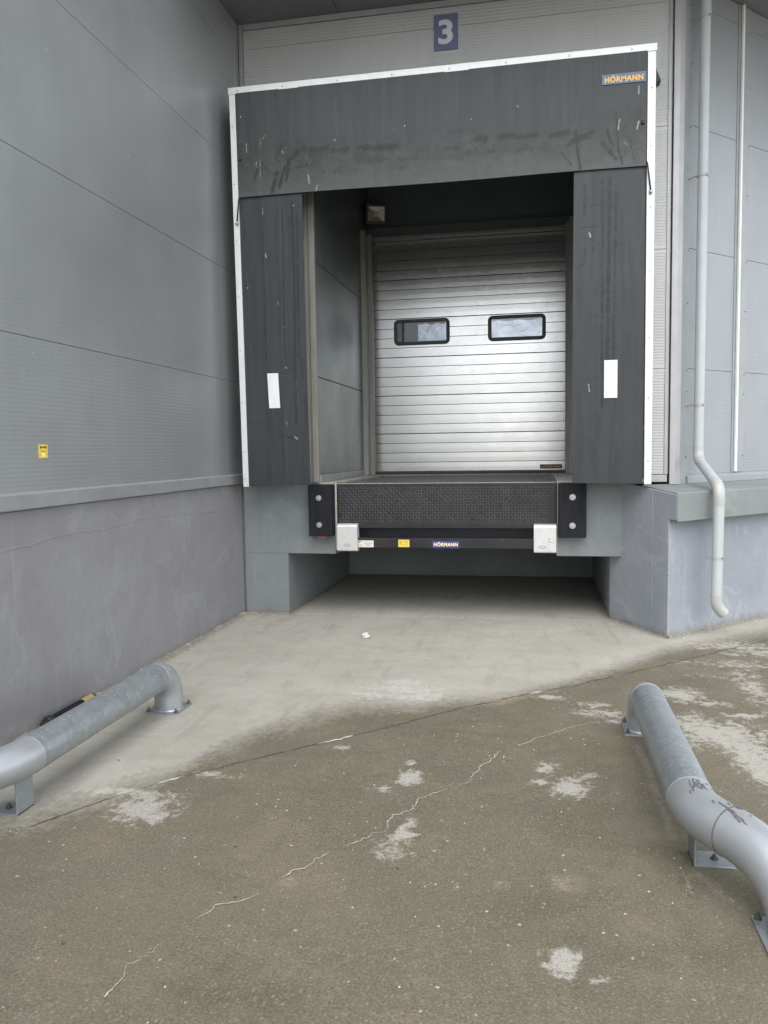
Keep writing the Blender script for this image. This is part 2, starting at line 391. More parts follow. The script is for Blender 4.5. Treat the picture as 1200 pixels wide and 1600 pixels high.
# curtain materials -------------------------------------------------
def make_curtain(name, col, scuff_z=None):
    m, nt, b, c, v = rubber(name, col)
    if scuff_z is not None:
        # rubbed band where lorry roofs touch the head curtain
        tc = nd(nt, 'ShaderNodeTexCoord'); sx = nd(nt, 'ShaderNodeSeparateXYZ')
        nt.links.new(tc.outputs['Object'], sx.inputs[0])
        z = sx.outputs['Z']
        d = math_(nt, 'ABSOLUTE', math_(nt, 'SUBTRACT', z, scuff_z[0]))
        band = math_(nt, 'SUBTRACT', 1.0, math_(nt, 'DIVIDE', d, scuff_z[1]), clamp=True)
        rn = ramp(nt, nz(nt, coords(nt, (2.2, 2.2, 3.0)), 3.5, 7, 0.75, 0.8), [(0.42, 0), (0.54, 1)])
        c = mix(nt, math_(nt, 'MULTIPLY', math_(nt, 'MULTIPLY', band, rn), 0.9), c, [x * 0.35 for x in col])
        # dusty lower part
        dd = math_(nt, 'SUBTRACT', 1.0, math_(nt, 'DIVIDE', math_(nt, 'SUBTRACT', z, 3.9), 0.45), clamp=True)
        dn = nz(nt, coords(nt, (1, 1, 2)), 5, 6, 0.7)
        c = mix(nt, math_(nt, 'MULTIPLY', math_(nt, 'MULTIPLY', dd, dn), 0.6), c, (0.14, 0.142, 0.14))
    da = nd(nt, 'ShaderNodeAttribute', attribute_name='scuff_crease').outputs['Fac']
    la = nd(nt, 'ShaderNodeAttribute', attribute_name='drip').outputs['Fac']
    br = nz(nt, coords(nt, (1, 1, 0.6)), 22, 7, 0.8, 1.0)
    dm = math_(nt, 'MULTIPLY', math_(nt, 'SUBTRACT', math_(nt, 'ADD', da, math_(nt, 'MULTIPLY', math_(nt, 'SUBTRACT', br, 0.5), 3.0)), 0.30), 1.6, clamp=True)
    dm = math_(nt, 'MULTIPLY', dm, math_(nt, 'MULTIPLY', da, 3.0, clamp=True))
    c = mix(nt, math_(nt, 'MULTIPLY', dm, 0.9), c, [x * 0.22 for x in col])
    lm = math_(nt, 'MULTIPLY', math_(nt, 'SUBTRACT', math_(nt, 'ADD', la, math_(nt, 'MULTIPLY', math_(nt, 'SUBTRACT', br, 0.5), 1.6)), 0.45), 2.5, clamp=True)
    lm = math_(nt, 'MULTIPLY', lm, math_(nt, 'MULTIPLY', la, 3.0, clamp=True))
    c = mix(nt, math_(nt, 'MULTIPLY', lm, 0.75), c, (0.36, 0.35, 0.31))
    nt.links.new(c, b.inputs['Base Color'])
    b.inputs['Roughness'].default_value = 0.42
    b.inputs['Specular IOR Level'].default_value = 0.4
    n1 = bump(nt, b, nz(nt, v, 2.2, 3, 0.5), 0.35, 0.02)
    bump(nt, b, nz(nt, v, 260, 2, 0.5), 0.12, 0.001, n1)
    return m
M['head_curtain'] = make_curtain('head_curtain_cloth', (0.035, 0.040, 0.039), (4.14, 0.24))
M['side_curtain'] = make_curtain('side_curtain_cloth', (0.030, 0.035, 0.038))

# galvanised steel ----------------------------------------------------
def galv(name, col, spangle=1.0, metal=0.55, rough=0.42):
    m, nt, b = newmat(name)
    v = coords(nt)
    vo = nd(nt, 'ShaderNodeTexVoronoi'); vo.inputs['Scale'].default_value = 45
    nt.links.new(v, vo.inputs['Vector'])
    s = nd(nt, 'ShaderNodeSeparateColor'); nt.links.new(vo.outputs['Color'], s.inputs[0])
    c = mix(nt, math_(nt, 'MULTIPLY', s.outputs[0], 0.35 * spangle), col, [x * 0.72 for x in col])
    n = ramp(nt, nz(nt, v, 10, 6, 0.7), [(0.35, 0), (0.7, 1)])
    c = mix(nt, math_(nt, 'MULTIPLY', n, 0.4 * spangle + 0.1), c, [min(1, x * 1.28) for x in col])
    w = ramp(nt, nz(nt, coords(nt, (1.0, 2.2, 1.0)), 20, 7, 0.78, 2.2), [(0.575, 0), (0.62, 1)])
    c = mix(nt, math_(nt, 'MULTIPLY', w, 0.8 * spangle), c, (0.60, 0.63, 0.65))
    g = ramp(nt, nz(nt, v, 3, 5, 0.6), [(0.5, 0), (0.8, 1)])
    c = mix(nt, math_(nt, 'MULTIPLY', g, 0.3), c, [x * 0.6 for x in col])
    nt.links.new(c, b.inputs['Base Color'])
    b.inputs['Metallic'].default_value = metal
    nt.links.new(math_(nt, 'MULTIPLY_ADD', nz(nt, v, 18, 4), 0.3, rough - 0.15), b.inputs['Roughness'])
    bump(nt, b, nz(nt, v, 70, 3), 0.12, 0.002)
    return m
M['galv_pipe'] = galv('galvanised_pipe', (0.30, 0.33, 0.345), 1.25)
M['galv_elbow'] = galv('galvanised_elbow', (0.37, 0.39, 0.41), 0.12, 0.45, 0.40)
M['galv_plate'] = galv('galvanised_plate', (0.30, 0.33, 0.345), 0.6)

# lip and deck steel ----------------------------------------------------
def tread_mat(name, col, rough=0.5):
    m, nt, b = newmat(name)
    v = coords(nt)
    a = ramp(nt, nz(nt, v, 3.2, 6, 0.7, 0.5), [(0.35, 0), (0.7, 1)])
    c = mix(nt, a, col, [x * 1.9 for x in col])
    st = ramp(nt, nz(nt, coords(nt, (8, 8, 0.6)), 3, 6, 0.7), [(0.55, 0), (0.75, 1)])
    c = mix(nt, math_(nt, 'MULTIPLY', st, 0.4), c, [x * 2.6 for x in col])
    ru = ramp(nt, nz(nt, v, 4.6, 5, 0.6), [(0.72, 0), (0.76, 1)])
    c = mix(nt, math_(nt, 'MULTIPLY', ru, 0.7), c, (0.20, 0.10, 0.06))
    sp = specks(nt, v, 16, 0.06, 0.03, 0.3)
    c = mix(nt, math_(nt, 'MULTIPLY', sp, 0.5), c, (0.35, 0.33, 0.30))
    nt.links.new(c, b.inputs['Base Color'])
    b.inputs['Roughness'].default_value = rough
    b.inputs['Specular IOR Level'].default_value = 0.35
    b.inputs['Metallic'].default_value = 0.1
    bump(nt, b, nz(nt, v, 40, 4), 0.3, 0.003)
    return m
M['steel_black'] = tread_mat('black_worn_steel', (0.017, 0.017, 0.018))
M['tread'] = tread_mat('tread_bars_steel', (0.052, 0.053, 0.055), 0.42)
M['deck'] = tread_mat('dusty_deck_steel', (0.075, 0.072, 0.066), 0.6)

# door ------------------------------------------------------------------
def wcoords(nt, scale=(1, 1, 1)):
    g = nd(nt, 'ShaderNodeNewGeometry'); mp = nd(nt, 'ShaderNodeMapping'); mp.inputs['Scale'].default_value = scale
    nt.links.new(g.outputs['Position'], mp.inputs['Vector']); return mp.outputs[0]
def door_mat():
    m, nt, b = newmat('door_silver_sheet')
    v = wcoords(nt)
    a = ramp(nt, nz(nt, v, 1.5, 4), [(0.3, (0.49, 0.495, 0.49)), (0.7, (0.57, 0.575, 0.57))])
    g = nz(nt, wcoords(nt, (2, 2, 14)), 4, 5, 0.7)
    c = mix(nt, math_(nt, 'MULTIPLY', ramp(nt, g, [(0.5, 0), (0.8, 1)]), 0.25), a, (0.42, 0.42, 0.41))
    sp = specks(nt, wcoords(nt, (1, 1, 0.8)), 3.5, 0.022, 0.010, 0.5)
    c = mix(nt, math_(nt, 'MULTIPLY', sp, 0.6), c, (0.2, 0.2, 0.19))
    nt.links.new(c, b.inputs['Base Color'])
    b.inputs['Metallic'].default_value = 0.84
    nt.links.new(math_(nt, 'MULTIPLY_ADD', nz(nt, v, 12, 4), 0.12, 0.19), b.inputs['Roughness'])
    bump(nt, b, nz(nt, v, 150, 3), 0.12, 0.0015)
    return m
M['door'] = door_mat()

def glass_mat():
    m, nt, b = newmat('window_glass')
    nt.nodes.remove(b)
    out = nt.nodes['Material Output']
    fr = nd(nt, 'ShaderNodeFresnel'); fr.inputs['IOR'].default_value = 1.5
    tr = nd(nt, 'ShaderNodeBsdfTransparent'); tr.inputs['Color'].default_value = (0.9, 0.93, 0.95, 1)
    gl = nd(nt, 'ShaderNodeBsdfGlossy'); gl.inputs['Roughness'].default_value = 0.04
    mx = nd(nt, 'ShaderNodeMixShader')
    f = math_(nt, 'MULTIPLY_ADD', fr.outputs[0], 1.5, 0.05)
    nt.links.new(f, mx.inputs[0]); nt.links.new(tr.outputs[0], mx.inputs[1]); nt.links.new(gl.outputs[0], mx.inputs[2])
    nt.links.new(mx.outputs[0], out.inputs['Surface'])
    return m
M['glass'] = glass_mat()
def film_mat():
    m, nt, b = newmat('wrinkled_plastic_film')
    v = coords(nt)
    b.inputs['Base Color'].default_value = (0.50, 0.54, 0.62, 1)
    b.inputs['Roughness'].default_value = 0.22
    b.inputs['Metallic'].default_value = 0.5
    bump(nt, b, nz(nt, coords(nt, (1, 1, 1.4)), 5, 5, 0.6, 1.2), 0.6, 0.02)
    return m
M['film'] = film_mat()

# ground ------------------------------------------------------------------
def ground_mat():
    m, nt, b = newmat('yard_concrete')
    v = coords(nt)
    def attr(n):
        a = nd(nt, 'ShaderNodeAttribute', attribute_name=n); return a.outputs['Fac']
    dry = attr('dry'); lime = attr('lime'); crumb = attr('crumb'); moss = attr('moss'); warm = attr('warm')
    n1 = nz(nt, v, 1.1, 5, 0.6); n2 = nz(nt, v, 5, 6, 0.65, 0.4); n3 = nz(nt, v, 24, 6, 0.7); n4 = nz(nt, v, 130, 3, 0.6)
    # damp concrete
    wet = ramp(nt, n1, [(0.3, (0.128, 0.109, 0.070)), (0.7, (0.160, 0.138, 0.093))])
    w2 = ramp(nt, n3, [(0.35, 0), (0.75, 1)])
    wet = mix(nt, math_(nt, 'MULTIPLY', w2, 0.5), wet, (0.20, 0.178, 0.135))
    big = ramp(nt, nz(nt, v, 0.7, 5, 0.6, 0.5), [(0.40, 0), (0.62, 1)])
    wet = mix(nt, math_(nt, 'MULTIPLY', big, 0.45), wet, (0.098, 0.090, 0.058))
    wblot = ramp(nt, n2, [(0.56, 0), (0.70, 1)])
    wet = mix(nt, math_(nt, 'MULTIPLY', wblot, 0.38), wet, (0.20, 0.178, 0.138))
    gm = math_(nt, 'MULTIPLY', moss, ramp(nt, n2, [(0.4, 0), (0.62, 1)]))
    wet = mix(nt, math_(nt, 'MULTIPLY', gm, 0.75), wet, (0.085, 0.078, 0.038))
    br_ = ramp(nt, nz(nt, v, 2.3, 7, 0.72, 0.7), [(0.50, 0), (0.66, 1)])
    wet = mix(nt, math_(nt, 'MULTIPLY', br_, 0.5), wet, (0.215, 0.18, 0.118))
    dk_ = ramp(nt, nz(nt, coords(nt, (0.8, 1.3, 1)), 1.7, 7, 0.75, 1.0), [(0.54, 0), (0.64, 1)])
    wet = mix(nt, math_(nt, 'MULTIPLY', dk_, 0.35), wet, (0.085, 0.075, 0.047))
    # dry concrete
    dr = ramp(nt, n1, [(0.3, (0.365, 0.348, 0.302)), (0.7, (0.445, 0.427, 0.377))])
    dr = mix(nt, math_(nt, 'MULTIPLY', ramp(nt, n2, [(0.45, 0), (0.75, 1)]), 0.35), dr, (0.265, 0.25, 0.22))
    dr = mix(nt, math_(nt, 'MULTIPLY', ramp(nt, nz(nt, coords(nt, (0.5, 1.6, 1)), 3.2, 6, 0.7, 0.6), [(0.5, 0), (0.72, 1)]), 0.30), dr, (0.25, 0.235, 0.20))
    tyre = ramp(nt, nz(nt, coords(nt, (2.4, 0.5, 1)), 2.6, 6, 0.7, 0.4), [(0.54, 0), (0.66, 1)])
    dr = mix(nt, math_(nt, 'MULTIPLY', tyre, 0.30), dr, (0.20, 0.19, 0.17))
    pale = ramp(nt, nz(nt, v, 3.4, 7, 0.72, 0.8), [(0.57, 0), (0.63, 1)])
    dr = mix(nt, math_(nt, 'MULTIPLY', pale, 0.30), dr, (0.46, 0.45, 0.42))
    peel = ramp(nt, nz(nt, coords(nt, (0.8, 1.4, 1)), 7.0, 8, 0.8, 1.2), [(0.60, 0), (0.64, 1)])
    dr = mix(nt, math_(nt, 'MULTIPLY', peel, 0.35), dr, (0.27, 0.25, 0.21))
    fine_ = ramp(nt, nz(nt, v, 75, 5, 0.8), [(0.50, 0), (0.68, 1)])
    dr = mix(nt, math_(nt, 'MULTIPLY', fine_, 0.22), dr, (0.22, 0.205, 0.175))
    # soft, ragged dry line
    dn = math_(nt, 'MULTIPLY', math_(nt, 'SUBTRACT', n2, 0.5), 0.7)
    dn = math_(nt, 'ADD', dn, math_(nt, 'MULTIPLY', math_(nt, 'SUBTRACT', n3, 0.5), 1.0))
    k = math_(nt, 'ADD', dry, dn)
    k = math_(nt, 'MULTIPLY', math_(nt, 'SUBTRACT', k, 0.12), 1.35, clamp=True)
    edge = math_(nt, 'MULTIPLY', math_(nt, 'MULTIPLY', k, math_(nt, 'SUBTRACT', 1.0, k)), 4.0)
    c = mix(nt, k, wet, dr)
    # lime deposits
    n6 = nz(nt, v, 11, 8, 0.78, 0.9)
    ln = math_(nt, 'ADD', math_(nt, 'MULTIPLY', math_(nt, 'SUBTRACT', n6, 0.5), 3.2), math_(nt, 'MULTIPLY', math_(nt, 'SUBTRACT', n3, 0.5), 1.6))
    l = math_(nt, 'ADD', lime, ln)
    l = math_(nt, 'MULTIPLY', math_(nt, 'SUBTRACT', l, 0.40), 2.5, clamp=True)
    l = math_(nt, 'MULTIPLY', l, math_(nt, 'MULTIPLY', lime, 3.0, clamp=True))
    c = mix(nt, math_(nt, 'MULTIPLY', l, 0.72), c, (0.53, 0.51, 0.47))
    wm = math_(nt, 'MULTIPLY', warm, ramp(nt, n3, [(0.35, 0), (0.6, 1)]))
    c = mix(nt, math_(nt, 'MULTIPLY', wm, 0.7), c, (0.38, 0.31, 0.23))
    # spalled coarse strip
    q = math_(nt, 'ADD', crumb, math_(nt, 'MULTIPLY', math_(nt, 'SUBTRACT', n3, 0.5), 1.6))
    q = math_(nt, 'MULTIPLY', math_(nt, 'SUBTRACT', math_(nt, 'ADD', q, math_(nt, 'MULTIPLY', math_(nt, 'SUBTRACT', n4, 0.5), 2.0)), 0.55), 2.0, clamp=True)
    q = math_(nt, 'MULTIPLY', q, math_(nt, 'MULTIPLY', crumb, 3.0, clamp=True))
    c = mix(nt, math_(nt, 'MULTIPLY', q, 0.6), c, (0.30, 0.26, 0.225))
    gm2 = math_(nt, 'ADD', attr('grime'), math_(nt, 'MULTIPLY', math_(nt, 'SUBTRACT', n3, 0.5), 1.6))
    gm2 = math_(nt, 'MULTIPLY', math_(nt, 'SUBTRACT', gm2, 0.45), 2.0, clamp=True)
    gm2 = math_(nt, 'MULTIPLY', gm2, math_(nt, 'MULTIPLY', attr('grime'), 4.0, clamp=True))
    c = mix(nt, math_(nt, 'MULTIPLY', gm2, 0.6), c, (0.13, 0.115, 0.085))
    # aggregate: pale grit, dark grit
    grit = math_(nt, 'SUBTRACT', 1.0, math_(nt, 'MULTIPLY', k, 0.8))
    wob = nd(nt, 'ShaderNodeTexNoise'); wob.inputs['Scale'].default_value = 90; wob.inputs['Detail'].default_value = 2
    nt.links.new(v, wob.inputs['Vector'])
    vm = nd(nt, 'ShaderNodeVectorMath', operation='MULTIPLY_ADD'); vm.inputs[1].default_value = (0.016, 0.016, 0); 
    nt.links.new(wob.outputs['Color'], vm.inputs[0]); nt.links.new(v, vm.inputs[2]); v0 = v; v = vm.outputs[0]
    gr1 = nz(nt, v0, 105, 6, 0.82)
    c = mix(nt, math_(nt, 'MULTIPLY', ramp(nt, gr1, [(0.50, 0), (0.62, 1)]), math_(nt, 'MULTIPLY', grit, 0.6)), c, (0.050, 0.042, 0.026))
    c = mix(nt, math_(nt, 'MULTIPLY', ramp(nt, gr1, [(0.36, 1), (0.46, 0)]), math_(nt, 'MULTIPLY', grit, 0.6)), c, (0.30, 0.27, 0.20))
    s1 = specks(nt, v, 26, 0.16, 0.06, 0.20)
    s2 = specks(nt, v, 58, 0.30, 0.15, 0.5)
    s3 = specks(nt, v, 41, 0.30, 0.15, 0.25)
    clump = ramp(nt, n2, [(0.35, 0.25), (0.65, 1.0)])
    c = mix(nt, math_(nt, 'MULTIPLY', math_(nt, 'MULTIPLY', s2, grit), math_(nt, 'MULTIPLY', clump, 0.55)), c, (0.34, 0.31, 0.245))
    c = mix(nt, math_(nt, 'MULTIPLY', math_(nt, 'MULTIPLY', s3, grit), 0.35), c, (0.05, 0.043, 0.030))
    c = mix(nt, math_(nt, 'MULTIPLY', math_(nt, 'MULTIPLY', s1, grit), math_(nt, 'MULTIPLY', clump, 0.85)), c, (0.66, 0.63, 0.56))
    s4 = specks(nt, coords(nt, (1.0, 0.8, 1)), 9, 0.045, 0.03, 0.4)
    c = mix(nt, math_(nt, 'MULTIPLY', s4, 0.6), c, (0.13, 0.10, 0.08))
    c = mix(nt, math_(nt, 'MULTIPLY', n4, 0.25), c, (0.16, 0.145, 0.12))
    nt.links.new(c, b.inputs['Base Color'])
    r = math_(nt, 'MULTIPLY_ADD', k, 0.22, 0.60)
    nt.links.new(math_(nt, 'MULTIPLY_ADD', n3, 0.15, r), b.inputs['Roughness'])
    h = math_(nt, 'ADD', math_(nt, 'MULTIPLY', n3, 0.5), math_(nt, 'MULTIPLY', n4, 0.35))
    h = math_(nt, 'ADD', h, math_(nt, 'MULTIPLY', math_(nt, 'ADD', s1, s2), 0.12))
    h = math_(nt, 'ADD', h, math_(nt, 'MULTIPLY', q, 0.5))
    bump(nt, b, h, 0.55, 0.006)
    return m
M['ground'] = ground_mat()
M['lime'] = plain('lime_crust', (0.52, 0.50, 0.45), 0.85, 0, 0.2, 60, 0.5, 200)
M['crack'] = plain('crack_filling', (0.40, 0.375, 0.31), 0.9, 0, 0.35, 60, 0.5, 200)
M['mortar'] = plain('mortar_rubble', (0.22, 0.20, 0.165), 0.9, 0, 0.4, 30, 0.9, 80)
M['gap'] = plain('open_joint', (0.075, 0.065, 0.05), 0.95)

# ---------------------------------------------------------------- ground
G = Vector((3.9228, -0.5657, 0)); DV = Vector((0.7117, 0.7025, 0)); NV = Vector((-0.7025, 0.7117, 0))
def rw(u, o, z):                       # point on/behind the angled right-hand wall
    p = G + DV * u + NV * o
    return (p.x, p.y, z)

JOINT = [(0.05, -5.6), (0.658, -4.591), (0.847, -4.277), (1.026, -4.02), (1.247, -3.776), (1.499, -3.523), (1.782, -3.262), (2.058, -2.991),
         (2.325, -2.711), (2.699, -2.377), (3.113, -2.051), (3.576, -1.625), (3.995, -1.214), (4.709, -0.548), (5.6, 0.25), (7.6, 2.1)]
CRACK = [(1.607, -5.42), (1.616, -5.286), (1.65, -5.207), (1.702, -5.06), (1.718, -4.994), (1.764, -4.908), (1.852, -4.824), (1.91, -4.745),
         (1.972, -4.625), (2.058, -4.473), (2.164, -4.36), (2.228, -4.271), (2.263, -4.129), (2.33, -3.956), (2.39, -3.85), (2.515, -3.743),
         (2.59, -3.503), (2.692, -3.25)]
CRACK2 = [(2.692, -3.25), (2.826, -3.134), (3.002, -2.926), (3.207, -2.766)]
WETX = [-1, 0.3, 0.62, 0.84, 1.08, 1.17, 1.41, 1.75, 2.09, 2.31, 2.66, 3.03, 3.40, 3.85, 4.37, 4.8, 5.6, 7]
WETY = [-6.5, -5.1, -4.45, -4.2, -3.85, -3.50, -3.05, -2.68, -2.66, -2.52, -2.36, -2.03, -1.6, -1.0, -0.60, -0.2, 0.5, 1.9]
LIME = [(1.13, -4.25, .13, .12, 1), (1.0, -4.1, .2, .05, .9), (2.25, -3.71, .05, .07, 1.3), (2.15, -3.86, .03, .03, 1), (2.31, -4.3, .05, .05, 1), (2.29, -4.41, .07, .08, .7),
        (2.32, -4.18, .03, .06, .8), (3.01, -3.71, .085, .10, 1), (2.89, -3.67, .06, .035, 1), (2.91, -3.5, .05, .065, .8), (3.1, -3.55, .06, .05, .6),
        (2.94, -5.02, .05, .06, 1.1), (3.04, -5.09, .025, .024, 1.1), (2.0, -2.3, .26, .12, .75), (2.12, -2.42, .16, .10, .8), (1.77, -2.44, .15, .08, .7), (1.95, -2.15, .12, .07, .85),
        (1.81, -3.38, .05, .028, 1), (3.24, -2.61, .15, .07, .8), (3.19, -2.45, .10, .05, .8), (3.77, -2.16, .12, .14, 1), (4.06, -2.55, .15, .05, .8), (4.26, -1.95, .09, .46, .75),
        (3.91, -2.33, .12, .053, .8), (3.3, -2.75, .044, .034, .9), (2.94, -2.34, .08, .04, 1), (3.86, -2.9, .24, .22, .95), (3.96, -3.25, .11, .32, 1.1), (3.74, -2.75, .14, .2, .9),
        (4.15, -3.3, .2, .3, .9), (4.41, -.8, .3, .13, .8), (4.3, -1.35, .3, .1, .7), (4.6, -1.0, .3, .12, .8), (4.1, -1.7, .22, .06, .6), (2.22, -3.52, .026, .034, .9), (1.3, -3.84, .1, .04, .8)]
CRUMB = [(3.38, -3.118), (3.396, -3.42), (3.394, -3.721), (3.402, -3.948), (3.401, -4.15)]
CRUMB2 = [(3.435, -4.41), (3.471, -4.458), (3.505, -4.559), (3.545, -4.613)]
CRUMB3 = [(3.37, -4.27), (3.40, -4.30), (3.42, -4.34)]
CRUMB4 = [(3.402, -4.46), (3.402, -4.56)]

def seg_dist(X, Y, line):
    d = np.full(X.shape, 9.0)
    for (x0, y0), (x1, y1) in zip(line[:-1], line[1:]):
        dx, dy = x1 - x0, y1 - y0
        t = np.clip(((X - x0) * dx + (Y - y0) * dy) / (dx * dx + dy * dy), 0, 1)
        d = np.minimum(d, np.hypot(X - x0 - t * dx, Y - y0 - t * dy))
    return d

def build_ground():
    step = 0.025
    xs = list(np.arange(-0.2, 6.8, step)); ys = list(np.arange(-7.3, 2.8, step))
    far = [0.6, 1.5, 4, 10, 25, 60, 150, 400]
    xs = [xs[0] - f for f in far[::-1]] + xs + [xs[-1] + f for f in far]
    ys = [ys[0] - f for f in far[::-1]] + ys + [ys[-1] + f for f in far]
    X, Y = np.meshgrid(np.array(xs), np.array(ys))
    nx, ny = len(xs), len(ys)
    Z = np.zeros_like(X)
    # gentle float marks and settling of the slab
    Z += 0.003 * np.sin(X * 1.7 + 0.6) * np.sin(Y * 1.3) * (np.hypot(X - 3, Y + 3) < 8)
    dj = seg_dist(X, Y, JOINT)
    co = np.stack([X.ravel(), Y.ravel(), Z.ravel()], 1)
    me = bpy.data.meshes.new('ground')
    me.vertices.add(nx * ny)
    me.vertices.foreach_set('co', co.ravel())
    idx = np.arange(nx * ny).reshape(ny, nx)
    q = np.stack([idx[:-1, :-1], idx[:-1, 1:], idx[1:, 1:], idx[1:, :-1]], -1).reshape(-1, 4)
    nf = len(q)
    me.loops.add(nf * 4); me.polygons.add(nf)
    me.loops.foreach_set('vertex_index', q.ravel())
    me.polygons.foreach_set('loop_start', np.arange(nf) * 4)
    me.polygons.foreach_set('loop_total', np.full(nf, 4))
    me.update(calc_edges=True)
    def put(name, a):
        at = me.attributes.new(name, 'FLOAT', 'POINT')
        at.data.foreach_set('value', a.ravel().astype(np.float32))
    yb = np.interp(X, WETX, WETY)
    w = np.interp(X, [0, 0.8, 1.5, 2.1, 3, 5], [0.9, 0.7, 0.75, 0.42, 0.45, 0.5])
    dry = np.clip((Y - yb) / w + 0.5, 0, 1)
    dry = dry * np.clip(1.15 - np.clip(Y + 0.15, 0, 1) * 0.15, 0.8, 1)
    dry = np.maximum(dry, np.clip((-8.5 - Y) / 1.5, 0, 1) * 1.2)
    dry = np.maximum(dry, np.clip((X - 9) / 3, 0, 1) * 1.2)
    put('dry', dry)
    lime = np.zeros_like(X)
    for (x, y, rx, ry, s) in LIME:
        d = np.sqrt(((X - x) / (rx * 1.25)) ** 2 + ((Y - y) / (ry * 1.25)) ** 2)
        lime = np.maximum(lime, s * np.clip(1.15 - d * 0.75, 0, 1))
    band = np.clip(1 - np.abs(Y - 0.03) / 0.08, 0, 1) * ((X > 0.5) & (X < 3.5)) * 0.55
    lime = np.maximum(lime, band)
    put('lime', lime)
    cr = np.zeros_like(X)
    for ln, wd in ((CRUMB, 0.035), (CRUMB2, 0.03), (CRUMB3, 0.02), (CRUMB4, 0.02)):
        cr = np.maximum(cr, np.clip(1.3 - seg_dist(X, Y, ln) / wd, 0, 1))
    put('crumb', cr)
    wm = np.zeros_like(X)
    for (x, y, r) in ((2.96, -4.56, .07), (2.73, -4.61, .03), (2.28, -4.45, .06), (2.62, -2.40, .13), (1.95, -4.72, .04)):
        wm = np.maximum(wm, np.clip(1.2 - np.hypot(X - x, Y - y) / r, 0, 1))
    put('warm', wm)
    ms = np.zeros_like(X)
    for (x, y, r) in ((3.2, -4.1, .45), (3.5, -4.45, .35), (3.25, -3.3, .35), (3.1, -4.9, .6), (2.0, -5.3, .5), (3.8, -1.9, .25)):
        ms = np.maximum(ms, np.clip(1.0 - np.hypot(X - x, Y - y) / r, 0, 1))
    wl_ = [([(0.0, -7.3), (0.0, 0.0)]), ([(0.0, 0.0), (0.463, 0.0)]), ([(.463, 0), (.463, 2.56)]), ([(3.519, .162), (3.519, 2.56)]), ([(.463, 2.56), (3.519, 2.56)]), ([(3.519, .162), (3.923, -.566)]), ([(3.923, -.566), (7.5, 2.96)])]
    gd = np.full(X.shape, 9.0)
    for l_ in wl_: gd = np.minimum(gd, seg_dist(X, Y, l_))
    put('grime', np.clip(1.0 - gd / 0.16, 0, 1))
    put('moss', np.clip(ms * 1.5, 0, 1))
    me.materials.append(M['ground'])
    o = bpy.data.objects.new('ground', me); COL.objects.link(o)
    o['kind'] = 'structure'
    return o
ground = build_ground()

def gz(x, y):
    return 0.003 * math.sin(x * 1.7 + 0.6) * math.sin(y * 1.3)

def densify(line, step, jit, seed):
    rnd = random.Random(seed)
    out = []
    for (x0, y0), (x1, y1) in zip(line[:-1], line[1:]):
        L = math.hypot(x1 - x0, y1 - y0); n = max(1, int(L / step))
        for i in range(n):
            t = i / n
            j = jit * (noise.noise(Vector((x0 + (x1 - x0) * t, y0 + (y1 - y0) * t, seed)) * 9.0) + 0.45 * noise.noise(Vector((x0 + (x1 - x0) * t, y0 + (y1 - y0) * t, seed)) * 27) + 0.45 * noise.noise(Vector((x0 + (x1 - x0) * t, y0 + (y1 - y0) * t, seed)) * 70))
            out.append((x0 + (x1 - x0) * t - (y1 - y0) / L * j, y0 + (y1 - y0) * t + (x1 - x0) / L * j))
    out.append(line[-1])
    return out

def ribbon(name, line, width, mat, parent, z=0.003, jit=0.01, seed=1, gate=None, raise_=0.0):
    """a thin irregular strip lying on the ground; gate() leaves gaps"""
    pts = densify(line, 0.012, jit, seed)
    m = MB()
    prev = None
    for i in range(len(pts)):
        x, y = pts[i]
        a = pts[max(0, i - 1)]; b = pts[min(len(pts) - 1, i + 1)]
        dx, dy = b[0] - a[0], b[1] - a[1]; L = math.hypot(dx, dy) or 1
        wl = width * (0.35 + 1.1 * abs(noise.noise(Vector((x * 14, y * 14, seed + 3)))) + 0.35 * random.random())
        wr = width * (0.35 + 1.1 * abs(noise.noise(Vector((x * 14, y * 14, seed + 8)))) + 0.35 * random.random())
        g = 1.0 if gate is None else gate(x, y)
        wl *= g; wr *= g
        nx_, ny_ = -dy / L, dx / L
        zz = gz(x, y) + z
        cur = ((x + nx_ * wl, y + ny_ * wl, zz), (x, y, zz + raise_ * g), (x - nx_ * wr, y - ny_ * wr, zz))
        if prev is not None and g > 0.02:
            k = len(m.v)
            m.v += [*prev, *cur]
            m.f += [(k, k + 1, k + 4, k + 3), (k + 1, k + 2, k + 5, k + 4)]
        prev = cur
    return m.build(name, mat, parent)

j_ = ribbon('expansion_joint', JOINT, 0.0035, M['gap'], ground, 0.0035, 0.012, 3)
def gate_n(scale, thr, soft, seed):
    def f(x, y):
        n = noise.noise(Vector((x * scale, y * scale, seed)))
        return max(0.0, min(1.0, (n - thr) / soft))
    return f
ribbon('lime_seam', JOINT, 0.010, M['lime'], ground, 0.0028, 0.014, 3, gate_n(4.7, 0.12, 0.35, 5), 0.001)
ribbon('ground_crack', CRACK, 0.0030, M['crack'], ground, 0.003, 0.030, 12, lambda x, y: max(0.0, min(1.0, (noise.noise(Vector((x * 6, y * 6, 9))) + 0.50 + min(0, (y + 4.3) * 0.38)) / 0.5)), 0.001)
ribbon('ground_crack', CRACK2, 0.003, M['crack'], ground, 0.003, 0.02, 14, gate_n(5, -0.4, 0.4, 2), 0.001)
ribbon('ground_crack', [(0.80, -5.12), (0.86, -5.02), (0.84, -4.93), (0.78, -4.86)], 0.003, M['crack'], ground, 0.003, 0.01, 17, gate_n(9, -0.05, 0.3, 2), 0.001)

